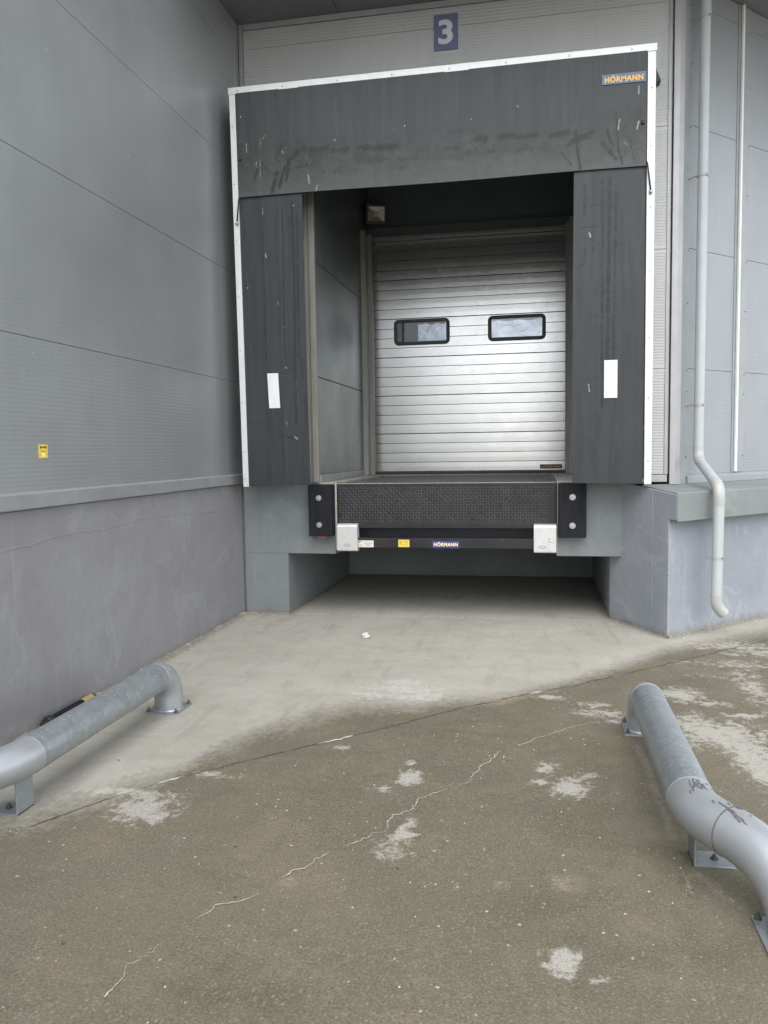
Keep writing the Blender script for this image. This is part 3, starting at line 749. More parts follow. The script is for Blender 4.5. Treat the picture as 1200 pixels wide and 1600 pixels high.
# mortar rubble squeezed out along the wall feet (one strip of crumbs)
def fillet():
    m = MB()
    paths = [([(0.0, -7.0), (0.0, -0.02)], (1, 0), 0.035), ([(0.0, 0.0), (0.463, 0.0)], (0, -1), 0.035),
             ([(3.519, .162), (3.923, -.566)], (-0.8747, -0.4856), 0.02), ([(3.923, -.566), (7.5, 2.96)], (0.7025, -0.7117), 0.03)]
    for line, nrm, w in paths:
        L = math.hypot(line[1][0] - line[0][0], line[1][1] - line[0][1])
        n = int(L / 0.03); prev = None
        for i in range(n + 1):
            t = i / n
            x = line[0][0] + (line[1][0] - line[0][0]) * t; y = line[0][1] + (line[1][1] - line[0][1]) * t
            q = 0.35 + 1.2 * abs(noise.noise(Vector((x * 5, y * 5, 2)))) + 0.5 * random.random()
            ww = w * q
            hh = w * 0.55 * q
            cur = ((x - nrm[0] * .01, y - nrm[1] * .01, hh), (x + nrm[0] * ww * .5, y + nrm[1] * ww * .5, hh * (0.4 + 0.5 * random.random())), (x + nrm[0] * ww, y + nrm[1] * ww, -0.004))
            if prev:
                k = len(m.v); m.v += [*prev, *cur]
                m.f += [(k, k + 1, k + 4, k + 3), (k + 1, k + 2, k + 5, k + 4)]
            prev = cur
        # loose crumbs
        for _ in range(int(L * 26)):
            t = random.random(); d = random.random() ** 2 * 0.09 + w * 0.6; s = random.uniform(0.003, 0.009)
            x = line[0][0] + (line[1][0] - line[0][0]) * t + nrm[0] * d; y = line[0][1] + (line[1][1] - line[0][1]) * t + nrm[1] * d
            k = len(m.v)
            m.v += [(x - s, y - s * .7, 0), (x + s, y - s * .5, 0), (x + s * .2, y + s, 0), (x + s * .1, y, s * 1.1)]
            m.f += [(k, k + 1, k + 3), (k + 1, k + 2, k + 3), (k + 2, k, k + 3)]
    o = m.build('mortar_rubble', M['mortar'], None)
    tag(o, 'crumbly mortar and grit along the foot of the concrete walls', 'rubble', kind='stuff')
fillet()

# ---------------------------------------------------------------- cladding panels
def ribbed(p0, udir, ndir, L, z0, z1, pitch=0.0256, depth=0.0004, thick=0.03, edge=0.03, flat=0.0):
    """mesh of one horizontal sandwich panel: outer face with micro-ribs, plain edges"""
    H = z1 - z0
    n = int((H - 2 * edge) / pitch)
    prof = [(0.0, -0.004), (0.002, 0.0), (edge, 0.0)]
    z = edge
    p = (H - 2 * edge) / n
    for i in range(n):
        prof += [(z + p * 0.12, -depth), (z + p * 0.5, -depth), (z + p * 0.62, 0.0), (z + p, 0.0)]
        z += p
    prof += [(H - 0.002, 0.0), (H, -0.004)]
    prof = [(H * 0 + 0.0, -thick)] + prof + [(H, -thick)]
    p0 = Vector(p0); ud = Vector(udir); ndv = Vector(ndir)
    vs = []
    for (zz, d) in prof:
        a = p0 + ndv * d; a.z = z0 + zz
        vs.append(tuple(a)); b = a + ud * L; vs.append(tuple(b))
    fs = [(2 * i, 2 * i + 1, 2 * i + 3, 2 * i + 2) for i in range(len(prof) - 1)]
    nn = len(prof)
    fs.append(tuple(2 * i for i in range(nn))); fs.append(tuple(2 * i + 1 for i in reversed(range(nn))))
    me = bpy.data.meshes.new('wall_panel'); me.from_pydata(vs, [], fs); me.validate()
    return me

# LEFT WALL -------------------------------------------------------------
plinth = thing('concrete_plinth', (0, -4, 0), 'long grey concrete plinth under the left metal wall, cracked along its top', 'wall')
def rough_slab():
    """face of the left plinth with a wandering cold-joint crack"""
    m = MB()
    m.box(-0.45, 0.0, -13, 0.30, -0.3, 1.284)
    o = m.build('wall_base', M['conc_left'], plinth, 0.006, 1)
    cr = [(-3.9, 1.06), (-3.424, 1.075), (-3.214, 1.087), (-2.913, 1.105), (-2.535, 1.083), (-2.139, 1.113), (-1.631, 1.109), (-0.755, 1.065), (-0.3, 1.07)]
    pts = []
    for (a, b) in zip(cr[:-1], cr[1:]):
        for i in range(24):
            t = i / 24; y = a[0] + (b[0] - a[0]) * t; z = a[1] + (b[1] - a[1]) * t
            z += 0.014 * noise.noise(Vector((y * 7, 3, 0))) + 0.007 * noise.noise(Vector((y * 31, 3, 0)))
            pts.append((y, z))
    m = MB(); prev = None
    for (y, z) in pts:
        w = 0.004 + 0.010 * abs(noise.noise(Vector((y * 9, 8, 0))))
        cur = ((0.0003, y, z + w * 1.5), (0.0022, y, z + w * .2), (0.0018, y, z - w * .3), (0.0003, y, z - w))
        if prev:
            k = len(m.v); m.v += [*prev, *cur]
            m.f += [(k + i, k + i + 1, k + i + 5, k + i + 4) for i in range(3)]
        prev = cur
    m.build('paint_ridge', M['conc_left'], plinth, smooth=True)
rough_slab()

ZC = 5.705
wl = thing('metal_wall', (0, -4, 1.3), 'tall dark grey metal wall of ribbed horizontal panels on the left', 'wall')
seams_l = [1.372, 2.266, 3.2925, 4.319, 5.346, ZC]
for a, b in zip(seams_l[:-1], seams_l[1:]):
    # p0 at (x=.006), runs from y=-13 to y=.15 ; outward +x
    me = ribbed((0.012, -13, 0), (0, 1, 0), (1, 0, 0), 13.10, a + 0.0009, b - 0.0009, edge=0.03 if b - a > 0.5 else 0.02)
    link('wall_panel', me, M['clad_left'], wl)
boxo('backing', (-0.40, -0.022, -13, 0.16, 1.30, ZC), M['joint'], wl)
boxo('corner_trim', (0.0, 0.020, 0.102, 0.19, 1.372, ZC - .003), M['trim_left'], wl, 0.002)
m = MB()   # drip flashing, sloped top
prof = [(0.0, 1.386), (0.012, 1.384), (0.036, 1.372), (0.036, 1.292), (0.030, 1.286), (0.004, 1.288)]
vs = [(x, -13, z) for x, z in prof] + [(x, 0.15, z) for x, z in prof]
n = len(prof)
m.add(vs, [(i, (i + 1) % n, n + (i + 1) % n, n + i) for i in range(n)] + [tuple(range(n)), tuple(range(n, 2 * n))[::-1]])
m.build('drip_flashing', M['trim_left'], wl, 0.001, 1)

st = thing('yellow_sticker', (0.014, -3.207, 1.574), 'small yellow notice sticker on the left metal wall', 'sticker')
boxo('backing_film', (0.0125, 0.0145, -3.251, -3.164, 1.574, 1.634 + .02), M['yellow'], st)
boxo('print_band', (0.0145, 0.0152, -3.233, -3.183, 1.634, 1.642), M['print'], st)
boxo('print_band', (0.0145, 0.0152, -3.238, -3.230, 1.628, 1.646), M['print'], st)
boxo('print_band', (0.0145, 0.0152, -3.186, -3.178, 1.628, 1.646), M['print'], st)
boxo('print_line', (0.0145, 0.0152, -3.231, -3.186, 1.612, 1.615), M['print'], st)
boxo('print_box', (0.0145, 0.0152, -3.222, -3.194, 1.581, 1.606), M['yellow_pale'], st)

# ---------------------------------------------------------------- DOCK FRONT (concrete)
XA, XI, XJ, XB = 0.4634, 0.9463, 3.0345, 3.519
dock = thing('dock_wall', (2.0, 0.0, 0), 'grey painted concrete dock front with the low recess under the loading platform', 'wall')
m = MB()
m.box(0.022, XA, 0.0, 2.60, -0.3, 0.600)
m.box(0.022, XI, 0.001, 2.60, 0.600, 1.268)
me_o = m.build('pier', M['conc_front'], dock, 0.004, 1)
tag(me_o)
boxo('lintel_block', (XJ, 3.632, 0.001, 2.60, 0.600, 1.268), M['conc_front'], dock, 0.005)
boxo('recess_back_wall', (XA - .05, XB + .05, 2.567, 2.75, -0.3, 1.262), M['conc_front'], dock)
boxo('platform_edge', (0.70, XI - .003, -0.004, 2.55, 1.268, 1.290), M['conc_floor'], dock, 0.003)
boxo('platform_edge', (XJ + .004, 3.45, -0.004, 2.55, 1.268, 1.290), M['conc_floor'], dock, 0.003)
boxo('corner_gap', (0.001, 0.022, 0.03, 0.3, 0, 1.268), M['conc_front'], dock)

# right pier, plinth and ledge
A = (3.519, .162); GG = (3.923, -.566); C_ = (3.971, -.653)
E6 = rw(6, 0, 0)[:2]; E6b = rw(6, 1.3, 0)[:2]; C6 = (C_[0] + DV.x * 6, C_[1] + DV.y * 6)
rp = thing('concrete_plinth', (GG[0], GG[1], 0), 'pale blue painted concrete pier and plinth with a projecting ledge, right of the dock', 'wall')
m = MB()
Dp = (3.519, 2.9); zl_ = 0.985
V_ = [(*A, -.3), (*GG, -.3), (*E6, -.3), (*E6b, -.3), (*Dp, -.3), (*GG, zl_), (*E6, zl_), (*C_, zl_), (*C6, zl_),
      (*A, 1.298), (*C_, 1.198), (*C6, 1.198), (*E6b, 1.235), (*Dp, 1.24)]
m.add(V_, [(0, 1, 5, 7, 10, 9), (1, 2, 6, 5), (5, 6, 8, 7), (7, 8, 11, 10), (2, 3, 12, 11, 8, 6), (3, 4, 13, 12), (4, 0, 9, 13), (0, 4, 3, 2, 1), (9, 10, 11, 12, 13)])
m.build('wall_base', M['conc_right'], rp, 0.008, 2)
sx_, sy_ = A[0] + .74 * .404, A[1] - .74 * .728
m = MB(); prev = None
for i in range(60):
    z = 1.22 * i / 59; w = .004 + .004 * abs(noise.noise(Vector((3, 4, z * 7)))); j = .004 * noise.noise(Vector((1, 2, z * 5)))
    tx, ty = .4856, -.8747; nx_, ny_ = -.8747, -.4856
    cur = tuple((sx_ + tx * (j + k) + nx_ * h, sy_ + ty * (j + k) + ny_ * h, z) for k, h in ((-w, -.001), (0, .0035), (w, -.001)))
    if prev:
        k = len(m.v); m.v += [*prev, *cur]; m.f += [(k, k + 1, k + 4, k + 3), (k + 1, k + 2, k + 5, k + 4)]
    prev = cur
m.build('plaster_ridge', M['conc_right'], rp, smooth=True)
# ledge flashing wrapped over the ledge: front face and top
m = MB()
def ro(u, off, z):
    p = Vector((C_[0], C_[1], 0)) + DV * u + NV * off
    return (p.x, p.y, z)
pr = [(-0.006, 0.975), (-0.006, 1.205), (0.02, 1.212), (0.62, 1.246), (0.62, 1.225), (0.03, 1.19), (0.004, 0.975)]
vs = [ro(0.004 + o * .55, o, z) for o, z in pr] + [ro(6, o, z) for o, z in pr]
n = len(pr)
m.add(vs, [(i, (i + 1) % n, n + (i + 1) % n, n + i) for i in range(n)] + [tuple(range(n)), tuple(range(n, 2 * n))[::-1]])
m.build('ledge_cap', M['conc_ledge'], rp, 0.003, 1)

# ---------------------------------------------------------------- FRONT FACADE
YF = 0.22
wf = thing('metal_wall', (2.0, YF, 1.3), 'light silver metal wall of ribbed horizontal panels behind the dock shelter', 'wall')
seams_f = [1.335, 2.295, 3.354, 4.42, 5.475, ZC - .055]
for a, b in zip(seams_f[:-1], seams_f[1:]):
    if b <= 4.43:
        segs = [(0.065, 0.74), (3.34, 4.030)]
    else:
        segs = [(0.065, 4.030)]
    for (x0, x1) in segs:
        me = ribbed((x0, YF, 0), (1, 0, 0), (0, -1, 0), x1 - x0, a + 0.0009, b - 0.0009, edge=0.028, depth=0.0016)
        link('wall_panel', me, M['clad_front'], wf)
boxo('backing', (0.0, 0.74, YF + .032, YF + .2, 1.27, ZC), M['joint'], wf)
boxo('backing', (3.34, 4.03, YF + .032, YF + .2, 1.27, ZC), M['joint'], wf)
boxo('backing', (0.74, 3.34, YF + .032, YF + .2, 4.98, ZC), M['joint'], wf)
boxo('corner_trim', (0.022, 0.062, YF - .018, YF + .02, 1.27, ZC), M['trim_left'], wf, 0.002)
boxo('top_trim', (0.064, 4.03, YF - .012, YF + .02, ZC - .052, ZC), M['trim_front'], wf, 0.002)
boxo('base_trim', (3.60, 4.022, YF - .014, YF + .02, 1.266, 1.331), M['trim_front'], wf, 0.002)
boxo('edge_trim', (3.995, 4.024, YF - .010, YF + .02, 1.335, ZC - .06), M['trim_front'], wf, 0.002)
# corner post: plan polygon, folded sheet
m = MB()
pf = [(4.038, YF - .035), (4.088, YF - .035), (4.088 + .07 * DV.x, YF - .035 + .07 * DV.y), (4.088 + .07 * DV.x - .08, YF + .15), (4.038, YF + .15)]
m.prism(pf, 1.243, ZC)
m.build('corner_post', M['trim_front'], wf, 0.004, 2)

# ---------------------------------------------------------------- RIGHT FACADE
wr = thing('metal_wall', rw(2.5, .466, 1.3), 'blue grey metal wall of ribbed horizontal panels set back above the ledge', 'wall')
O2 = 0.466
seams_r = [1.325, 2.30, 3.383, 4.467, 5.52, ZC]
for (u0, u1) in ((0.868, 1.566), (1.770, 3.2), (3.40, 6.0)):
    for a, b in zip(seams_r[:-1], seams_r[1:]):
        me = ribbed(rw(u0, O2, 0), tuple(DV), tuple(-NV), u1 - u0, a + 0.0009, b - 0.0009, edge=0.03 if b - a > .5 else .02)
        link('wall_panel', me, M['clad_right'], wr)
boxo('backing', (0.72, 6.0, O2 + .032, O2 + .3, 1.24, ZC), M['joint'], wr, fr=rw)
boxo('cover_trim', (0.70, 0.865, O2 - .006, O2 + .03, 1.242, ZC), M['trim_right'], wr, 0.002, rw)
boxo('cover_trim', (1.569, 1.767, O2 - .006, O2 + .03, 1.329, ZC), M['trim_right'], wr, 0.002, rw)
boxo('cover_trim', (3.203, 3.397, O2 - .006, O2 + .03, 1.329, ZC), M['trim_right'], wr, 0.002, rw)
boxo('white_fin', (1.606, 1.634, O2 - .030, O2 - .008, 1.335, ZC), M['trim_white'], wr, 0.003, rw)
boxo('white_fin', (3.240, 3.268, O2 - .030, O2 - .008, 1.335, ZC), M['trim_white'], wr, 0.003, rw)
m = MB()
prof = [(O2 + .02, 1.243), (O2 - .024, 1.243), (O2 - .024, 1.300), (O2 - .001, 1.326), (O2 + .02, 1.326)]
vs = [rw(0.868, o, z) for o, z in prof] + [rw(6, o, z) for o, z in prof]; n = len(prof)
m.add(vs, [(i, (i + 1) % n, n + (i + 1) % n, n + i) for i in range(n)] + [tuple(range(n)), tuple(range(n, 2 * n))[::-1]])
m.build('drip_flashing', M['trim_right'], wr, 0.0015, 1)
def rivet(u, z, parent, mat, name='rivet'):
    m = MB(); p = Vector(rw(u, O2 - .006, z)); q = Vector(rw(u, O2 - .011, z))
    m.tube([p, q], [0.006, 0.004], 8); m.build(name, mat, parent)
for z in (1.5, 2.1, 2.29, 2.9, 3.37, 4.0, 4.455, 5.0, 5.5):
    rivet(0.853, z - .012, wr, M['bolt_dark']); rivet(1.757, z - .012, wr, M['bolt_dark'])

# ---------------------------------------------------------------- CANOPY
cn = thing('canopy', (2.0, -0.7, ZC), 'dark grey overhanging canopy with a panelled underside above the dock', 'canopy')
YC = -1.55
k_r = rw(6, O2 - 1.75, 0)
pa = [(-0.40, YC), (0.70, YC), (0.70, YF + .1), (-0.40, YF + .1)]
cuts = [-0.40, 1.02, 2.04, 3.06, 4.06]
for a, b in zip(cuts[:-1], cuts[1:]):
    boxo('soffit_panel', (a + .003, b - .003, YC, YF + .28, ZC + .002, ZC + .05), M['soffit'], cn, 0.002)
for i in range(5):
    u0 = 0.4 + i * 1.15; m = MB()
    q0 = [rw(u0 + .003, O2 + .2, 0), rw(u0 + 1.147, O2 + .2, 0), rw(u0 + 1.147, O2 - 1.75, 0), rw(u0 + .003, O2 - 1.75, 0)]
    if i == 0:
        q0 = [(4.063, YF + .28), rw(u0 + 1.147, O2 + .2, 0), rw(u0 + 1.147, O2 - 1.75, 0), (4.75, YC), (4.063, YC)]
    m.prism([p[:2] for p in q0], ZC + .004, ZC + .05); m.build('soffit_panel', M['soffit'], cn)
m = MB(); m.prism([(-0.45, YC - .03), (4.75, YC - .03), rw(6, O2 - 1.78, 0)[:2], rw(6, 1.3, 0)[:2], (-0.45, 1.5)], ZC + .052, ZC + .75)
m.build('fascia', M['trim_left'], cn)

# upper building body so light cannot leak in from behind
bd = MB(); bd.prism([(-0.45, 0.45), (0.70, 0.45), (0.70, 3.2), (3.42, 3.2), (3.42, 0.45), (4.05, 0.45), rw(0.9, .9, 0)[:2], rw(6, .9, 0)[:2], (7.0, 8), (-0.45, 8)], 1.30, ZC + .04)
o = bd.build('building_core', M['joint'], None)
tag(o, 'dark inner body of the warehouse behind the wall panels', 'building')

# ---------------------------------------------------------------- LOADING BAY ENCLOSURE (behind the curtains)
XV0, XV1, YD = 0.803, 3.270, 2.4719
bay = thing('bay_enclosure', (2.0, 1.2, 1.29), 'dim panelled tunnel between the dock shelter and the sectional door', 'enclosure')
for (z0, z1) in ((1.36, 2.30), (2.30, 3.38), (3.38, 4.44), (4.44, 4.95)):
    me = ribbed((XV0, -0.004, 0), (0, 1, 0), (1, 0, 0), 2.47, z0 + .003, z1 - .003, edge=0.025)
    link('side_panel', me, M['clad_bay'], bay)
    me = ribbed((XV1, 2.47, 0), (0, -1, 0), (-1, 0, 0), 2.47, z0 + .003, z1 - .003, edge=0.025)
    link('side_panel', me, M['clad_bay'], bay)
me = ribbed((XV0 + .001, YD - .02, 0), (1, 0, 0), (0, -1, 0), XV1 - XV0 - .002, 4.303, 4.945, edge=0.02)
link('back_panel', me, M['clad_bay'], bay)
boxo('kick_plate', (XV0 - .02, XV0 + .010, -0.003, 2.0, 1.292, 1.362), M['trim_left'], bay, 0.002)
boxo('kick_plate', (XV1 - .010, XV1 + .02, -0.003, 2.0, 1.292, 1.362), M['trim_left'], bay, 0.002)
boxo('ceiling_panel', (XV0 - .05, XV1 + .05, -0.05, YD + .05, 4.95, 5.0), M['clad_bay'], bay)
boxo('side_backing', (XV0 - .06, XV0 - .032, -0.02, 3.0, 1.292, 4.95), M['joint'], bay)
boxo('side_backing', (XV1 + .032, XV1 + .06, -0.02, 3.0, 1.292, 4.95), M['joint'], bay)
# front edge profiles, stepped
def stepped(xs, name):
    m = MB()
    for (a, b, y) in xs: m.box(a, b, y, -0.006, 1.291, 4.94)
    return m.build(name, M['beige'], bay, 0.003, 1)
stepped([(0.700, 0.730, -0.050), (0.7305, 0.748, -0.036), (0.7485, 0.803, -0.047)], 'edge_profile')
stepped([(3.338, 3.380, -0.050), (3.318, 3.3375, -0.036), (3.270, 3.3175, -0.047)], 'edge_profile')
# door jambs
def jamb(s):
    X = (lambda d: XV0 + d) if s < 0 else (lambda d: XV1 - d)
    m = MB()
    for (d, y0, y1) in ((0.056, 2.00, 2.09), (0.038, 2.09, 2.20), (0.088, 2.20, 2.30), (0.056, 2.30, 2.44)):
        a, b = sorted((X(-0.01), X(d))); m.box(a, b, y0, y1, 1.291, 4.185)
    return m.build('door_jamb', M['beige'], bay, 0.003, 1)
jamb(-1); jamb(1)
boxo('head_trim', (XV0, XV1, 2.36, 2.44, 4.188, 4.298), M['clad_bay'], bay, 0.003)
boxo('head_rail', (XV0 + .08, XV1 - .08, 2.33, 2.44, 4.150, 4.183), M['beige'], bay, 0.003)
boxo('bay_floor', (XV0, XV1, 2.468, 3.0, 1.2, 1.288), M['conc_floor'], bay)

# ---------------------------------------------------------------- SECTIONAL DOOR
D0, D1, Z0, Z1 = 0.8556, 3.2116, 1.318, 4.150
M['brown_film'] = plain('dark_brown_sticker', (0.03, 0.022, 0.022), 0.7, spec=0.1)
M['leaf'] = plain('door_groove', (0.10, 0.10, 0.10), 0.6)
door = thing('sectional_door', (2.03, YD, 1.29), 'silver sectional overhead door of horizontal ribs with two windows, closed', 'door')
NS = 24; ph = (Z1 - Z0) / NS
base = None
for i in range(NS):
    zc = Z0 + ph * i
    if base is None or True:
        m = MB()
        g = 0.006 if i % 4 else 0.010
        m_prof = [(g, 0.001), (g + .0004, -0.0115), (ph * .5, -0.0119), (ph - .0006, -0.0115), (ph - .0002, 0.001)]
        vs = []
        for (z, y) in m_prof:
            vs += [(D0 + .004, YD + y, Z0 + z), (D1 - .004, YD + y, Z0 + z)]
        if i in (0, 1):
            me = bpy.data.meshes.new('door_rib')
            n = len(m_prof)
            me.from_pydata(vs, [], [(2 * j, 2 * j + 1, 2 * j + 3, 2 * j + 2) for j in range(n - 1)] )
            me.materials.append(M['door'])
            if i == 0: me_sec = me
            else: me_rib = me
    o = link('door_rib', me_sec if i % 4 == 0 else me_rib, None, door)
    o.location = (0, 0, ph * i)
boxo('door_leaf', (D0, D1, YD + .002, YD + .045, Z0 - .02, Z1), M['leaf'], door)
boxo('side_seal', (D0 - .03, D0, YD - .03, YD + .02, Z0 - .02, Z1), M['black'], door, 0.003)
boxo('side_seal', (D1, D1 + .03, YD - .03, YD + .02, Z0 - .02, Z1), M['black'], door, 0.003)
boxo('bottom_seal', (D0, D1, YD - .016, YD + .02, 1.290, Z0 - .002), M['black'], door, 0.004)

def rrect(x0, x1, z0, z1, r, n=6):
    pts = []
    for (cx, cz, a0) in ((x1 - r, z1 - r, 0), (x0 + r, z1 - r, 90), (x0 + r, z0 + r, 180), (x1 - r, z0 + r, 270)):
        for i in range(n + 1):
            a = R(a0 + 90 * i / n); pts.append((cx + r * math.cos(a), cz + r * math.sin(a)))
    return pts

def window(x0, x1, z0, z1, film_from):
    w = 0.042
    outer = rrect(x0, x1, z0, z1, 0.06); mid = rrect(x0 + .012, x1 - .012, z0 + .012, z1 - .012, 0.05)
    mid2 = rrect(x0 + w - .008, x1 - w + .008, z0 + w - .008, z1 - w + .008, 0.03); inner = rrect(x0 + w, x1 - w, z0 + w, z1 - w, 0.022)
    m = MB(); n = len(outer)
    for (pts, y) in ((outer, YD - .010), (outer, YD - .018), (mid, YD - .028), (mid2, YD - .028), (inner, YD - .018), (inner, YD - .002)):
        m.v += [(x, y, z) for x, z in pts]
    for k in range(5):
        for i in range(n):
            j = (i + 1) % n
            m.f.append((k * n + i, k * n + j, (k + 1) * n + j, (k + 1) * n + i))
    fr_ = m.build('window_frame', M['window_rubber'], door, smooth='auto')
    m = MB(); m.v = [(x, YD - .0165, z) for x, z in inner]; m.f = [tuple(range(n))]
    m.build('window_pane', M['glass'], fr_)
    m = MB(); m.box(x0 + w - .005, x1 - w + .005, YD - .0140, YD - .0135, z0 + w - .005, z1 - w + .005)
    m.build('dark_void', M['void'], fr_)
    # wrinkled plastic sheet behind the pane
    a, b = film_from, x1 - w - .004
    nx, nz_ = 26, 12; m = MB()
    for j in range(nz_ + 1):
        for i in range(nx + 1):
            t = i / nx; s = j / nz_
            top = z1 - w - .012 - 0.018 * abs(math.sin(t * 7.5 + x0)) * (0 < i < nx)
            z = z0 + w + .004 + (top - z0 - w - .004) * s
            x = a + (b - a) * t
            m.v.append((x, YD - .0148 + 0.0011 * noise.noise(Vector((x * 11, z * 11, 4))), z))
    for j in range(nz_):
        for i in range(nx):
            k = j * (nx + 1) + i; m.f.append((k, k + 1, k + nx + 2, k + nx + 1))
    m.build('plastic_film', M['film'], fr_, smooth=True)
    for cx in (a + .02, b - .02):
        mm = MB(); mm.tube([(cx, YD - .0155, z1 - w - .025), (cx, YD - .0162, z1 - w - .025)], 0.007, 8); mm.build('pin', M['black'], fr_)
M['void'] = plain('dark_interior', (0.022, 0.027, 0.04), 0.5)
window(1.112, 1.806, 2.884, 3.200, 1.415)
window(2.270, 2.960, 2.892, 3.198, 2.318)

# ---------------------------------------------------------------- lettering
def text_on(name, s, mat, parent, fn, w, h, bold=0.0, depth=0.0006, font=None, xs=1.0):
    """flat letters fitted into a w x h box; fn(a,b,d) maps box coordinates to the world"""
    cu = bpy.data.curves.new(name, 'FONT'); cu.body = s; cu.offset = bold; cu.extrude = 0.001
    cu.resolution_u = 4
    cu.space_character = 1.12
    tmp = bpy.data.objects.new('tmp', cu); COL.objects.link(tmp)
    dg = bpy.context.evaluated_depsgraph_get()
    me = bpy.data.meshes.new_from_object(tmp.evaluated_get(dg))
    bpy.data.objects.remove(tmp); bpy.data.curves.remove(cu)
    xs_ = [v.co.x for v in me.vertices]; ys_ = [v.co.y for v in me.vertices]
    x0, x1, y0, y1 = min(xs_), max(xs_), min(ys_), max(ys_)
    for v in me.vertices:
        v.co = fn((v.co.x - x0) / (x1 - x0) * w, (v.co.y - y0) / (y1 - y0) * h, (v.co.z + 0.001) * depth * 500)
    me.materials.clear(); me.materials.append(mat)
    me.name = name
    return link(name, me, None, parent)

def plaque(parent, name, x0, x1, z0, z1, y, film, ink, s='HÖRMANN', mx=.06, mz=.2, bold=.05):
    """flat sticker facing -Y with its word"""
    b = boxo(name, (x0, x1, y - .0012, y, z0, z1), film, parent)
    w, h = x1 - x0, z1 - z0
    text_on('lettering', s, ink, b, lambda a, c, d: (x0 + w * mx + a, y - .0014 - d, z0 + h * mz + c), w * (1 - 2 * mx), h * (1 - mz - .14), bold)
    return b
plaque(door, 'name_sticker', 2.892, 3.151, 1.342, 1.394, YD - .0128, M['brown_film'], M['orange_text'], mz=.22)

# ---------------------------------------------------------------- FLOODLIGHT
fl = thing('floodlight', (0.93, 2.43, 4.33), 'square black floodlight, unlit, in the top left corner above the door', 'lamp')
LC = Vector((0.96, 2.20, 4.42)); tilt = Matrix.Rotation(R(20), 3, 'Z') @ Matrix.Rotation(R(14), 3, 'X')
def lf(x, y, z):
    p = LC + tilt @ Vector((x, y, z)); return (p.x, p.y, p.z)
m = MB(); m.box(-.13, .13, 0.0, .06, -.115, .115, fr=lf); m.build('lamp_housing', M['black'], fl, 0.008, 2)
m = MB()
for (a, b_, c, d) in ((-.13, .13, .085, .115), (-.13, .13, -.115, -.085), (-.13, -.10, -.085, .085), (.10, .13, -.085, .085)):
    m.box(a, b_, -.022, 0.0, c, d, fr=lf)
m.build('lamp_rim', M['black'], fl, 0.004, 1)
m = MB()   # pyramidal reflector
o4 = [(-.098, -.018, -.083), (.098, -.018, -.083), (.098, -.018, .083), (-.098, -.018, .083)]
i4 = [(-.03, -.002, -.03), (.03, -.002, -.03), (.03, -.002, .03), (-.03, -.002, .03)]
m.add([lf(*p) for p in o4 + i4], [(0, 1, 5, 4), (1, 2, 6, 5), (2, 3, 7, 6), (3, 0, 4, 7)])
m.build('reflector', M['lamp_refl'], fl)
m = MB(); m.box(-.03, .03, -.004, -.001, -.03, .03, fr=lf); m.build('led_plate', M['led'], fl)
m = MB(); m.box(-.02, .02, .06, .30, -.02, .02, fr=lf); m.box(-.13, -.12, -.01, .16, -.012, .012, fr=lf); m.box(.12, .13, -.01, .16, -.012, .012, fr=lf); m.box(-.13, .13, .15, .16, -.012, .012, fr=lf)
m.build('mounting_bracket', M['black'], fl)

# ---------------------------------------------------------------- DOCK SHELTER
YS = -0.3475
sh = thing('dock_shelter', (2.0, YS, 1.27), 'dock shelter with charcoal rubber curtains in a white aluminium frame', 'dock shelter')
FX0t, FX0b, FX1, FZ0, FZ1, FW = 0.126, 0.158, 3.812, 1.2696, 4.869, 0.060
def prism_y(pts, y0, y1, name, mat, bevel=0.003):
    m = MB(); n = len(pts)
    m.add([(x, y0, z) for x, z in pts] + [(x, y1, z) for x, z in pts], [tuple(range(n)), tuple(range(n, 2 * n))[::-1]] + [(i, (i + 1) % n, n + (i + 1) % n, n + i) for i in range(n)])
    return m.build(name, mat, sh, bevel, 2)
fh = FZ1 - .0625
prism_y([(FX0b, FZ0), (FX0b + .052, FZ0), (FX0t + .056, fh), (FX0t, fh)], YS - .012, YS + .030, 'frame_post', M['frame'])
prism_y([(FX1 - .062, FZ0), (FX1 - .002, FZ0), (FX1, fh), (FX1 - .065, fh)], YS - .012, YS + .030, 'frame_post', M['frame'])
prism_y([(FX0t - .008, fh + .001), (FX1 + .008, fh + .001), (FX1 + .008, FZ1), (FX0t - .008, FZ1)], YS - .015, YS + .030, 'frame_rail', M['frame'])
def screw(x, z, r=0.0065, y=YS - .013, mat=None, parent=sh):
    m = MB(); m.tube([(x, y + .002, z), (x, y - .003, z), (x, y - .005, z)], [r, r, r * .6], 10)
    m.build('screw', mat or M['bolt'], parent)
for x in (0.21, 0.63, 1.13, 1.62, 2.12, 2.6, 3.12, 3.62):
    screw(x, FZ1 - .034, y=YS - .016)
for z in (4.53, 4.02, 3.52, 3.02, 2.53, 2.05, 1.60, 1.345):
    t = (z - FZ0) / (fh - FZ0)
    screw(FX0b + (FX0t - FX0b) * t + .024, z)
for z in (4.52, 4.06, 3.57, 3.05, 2.5, 2.0, 1.47):
    screw(FX1 - .032, z)

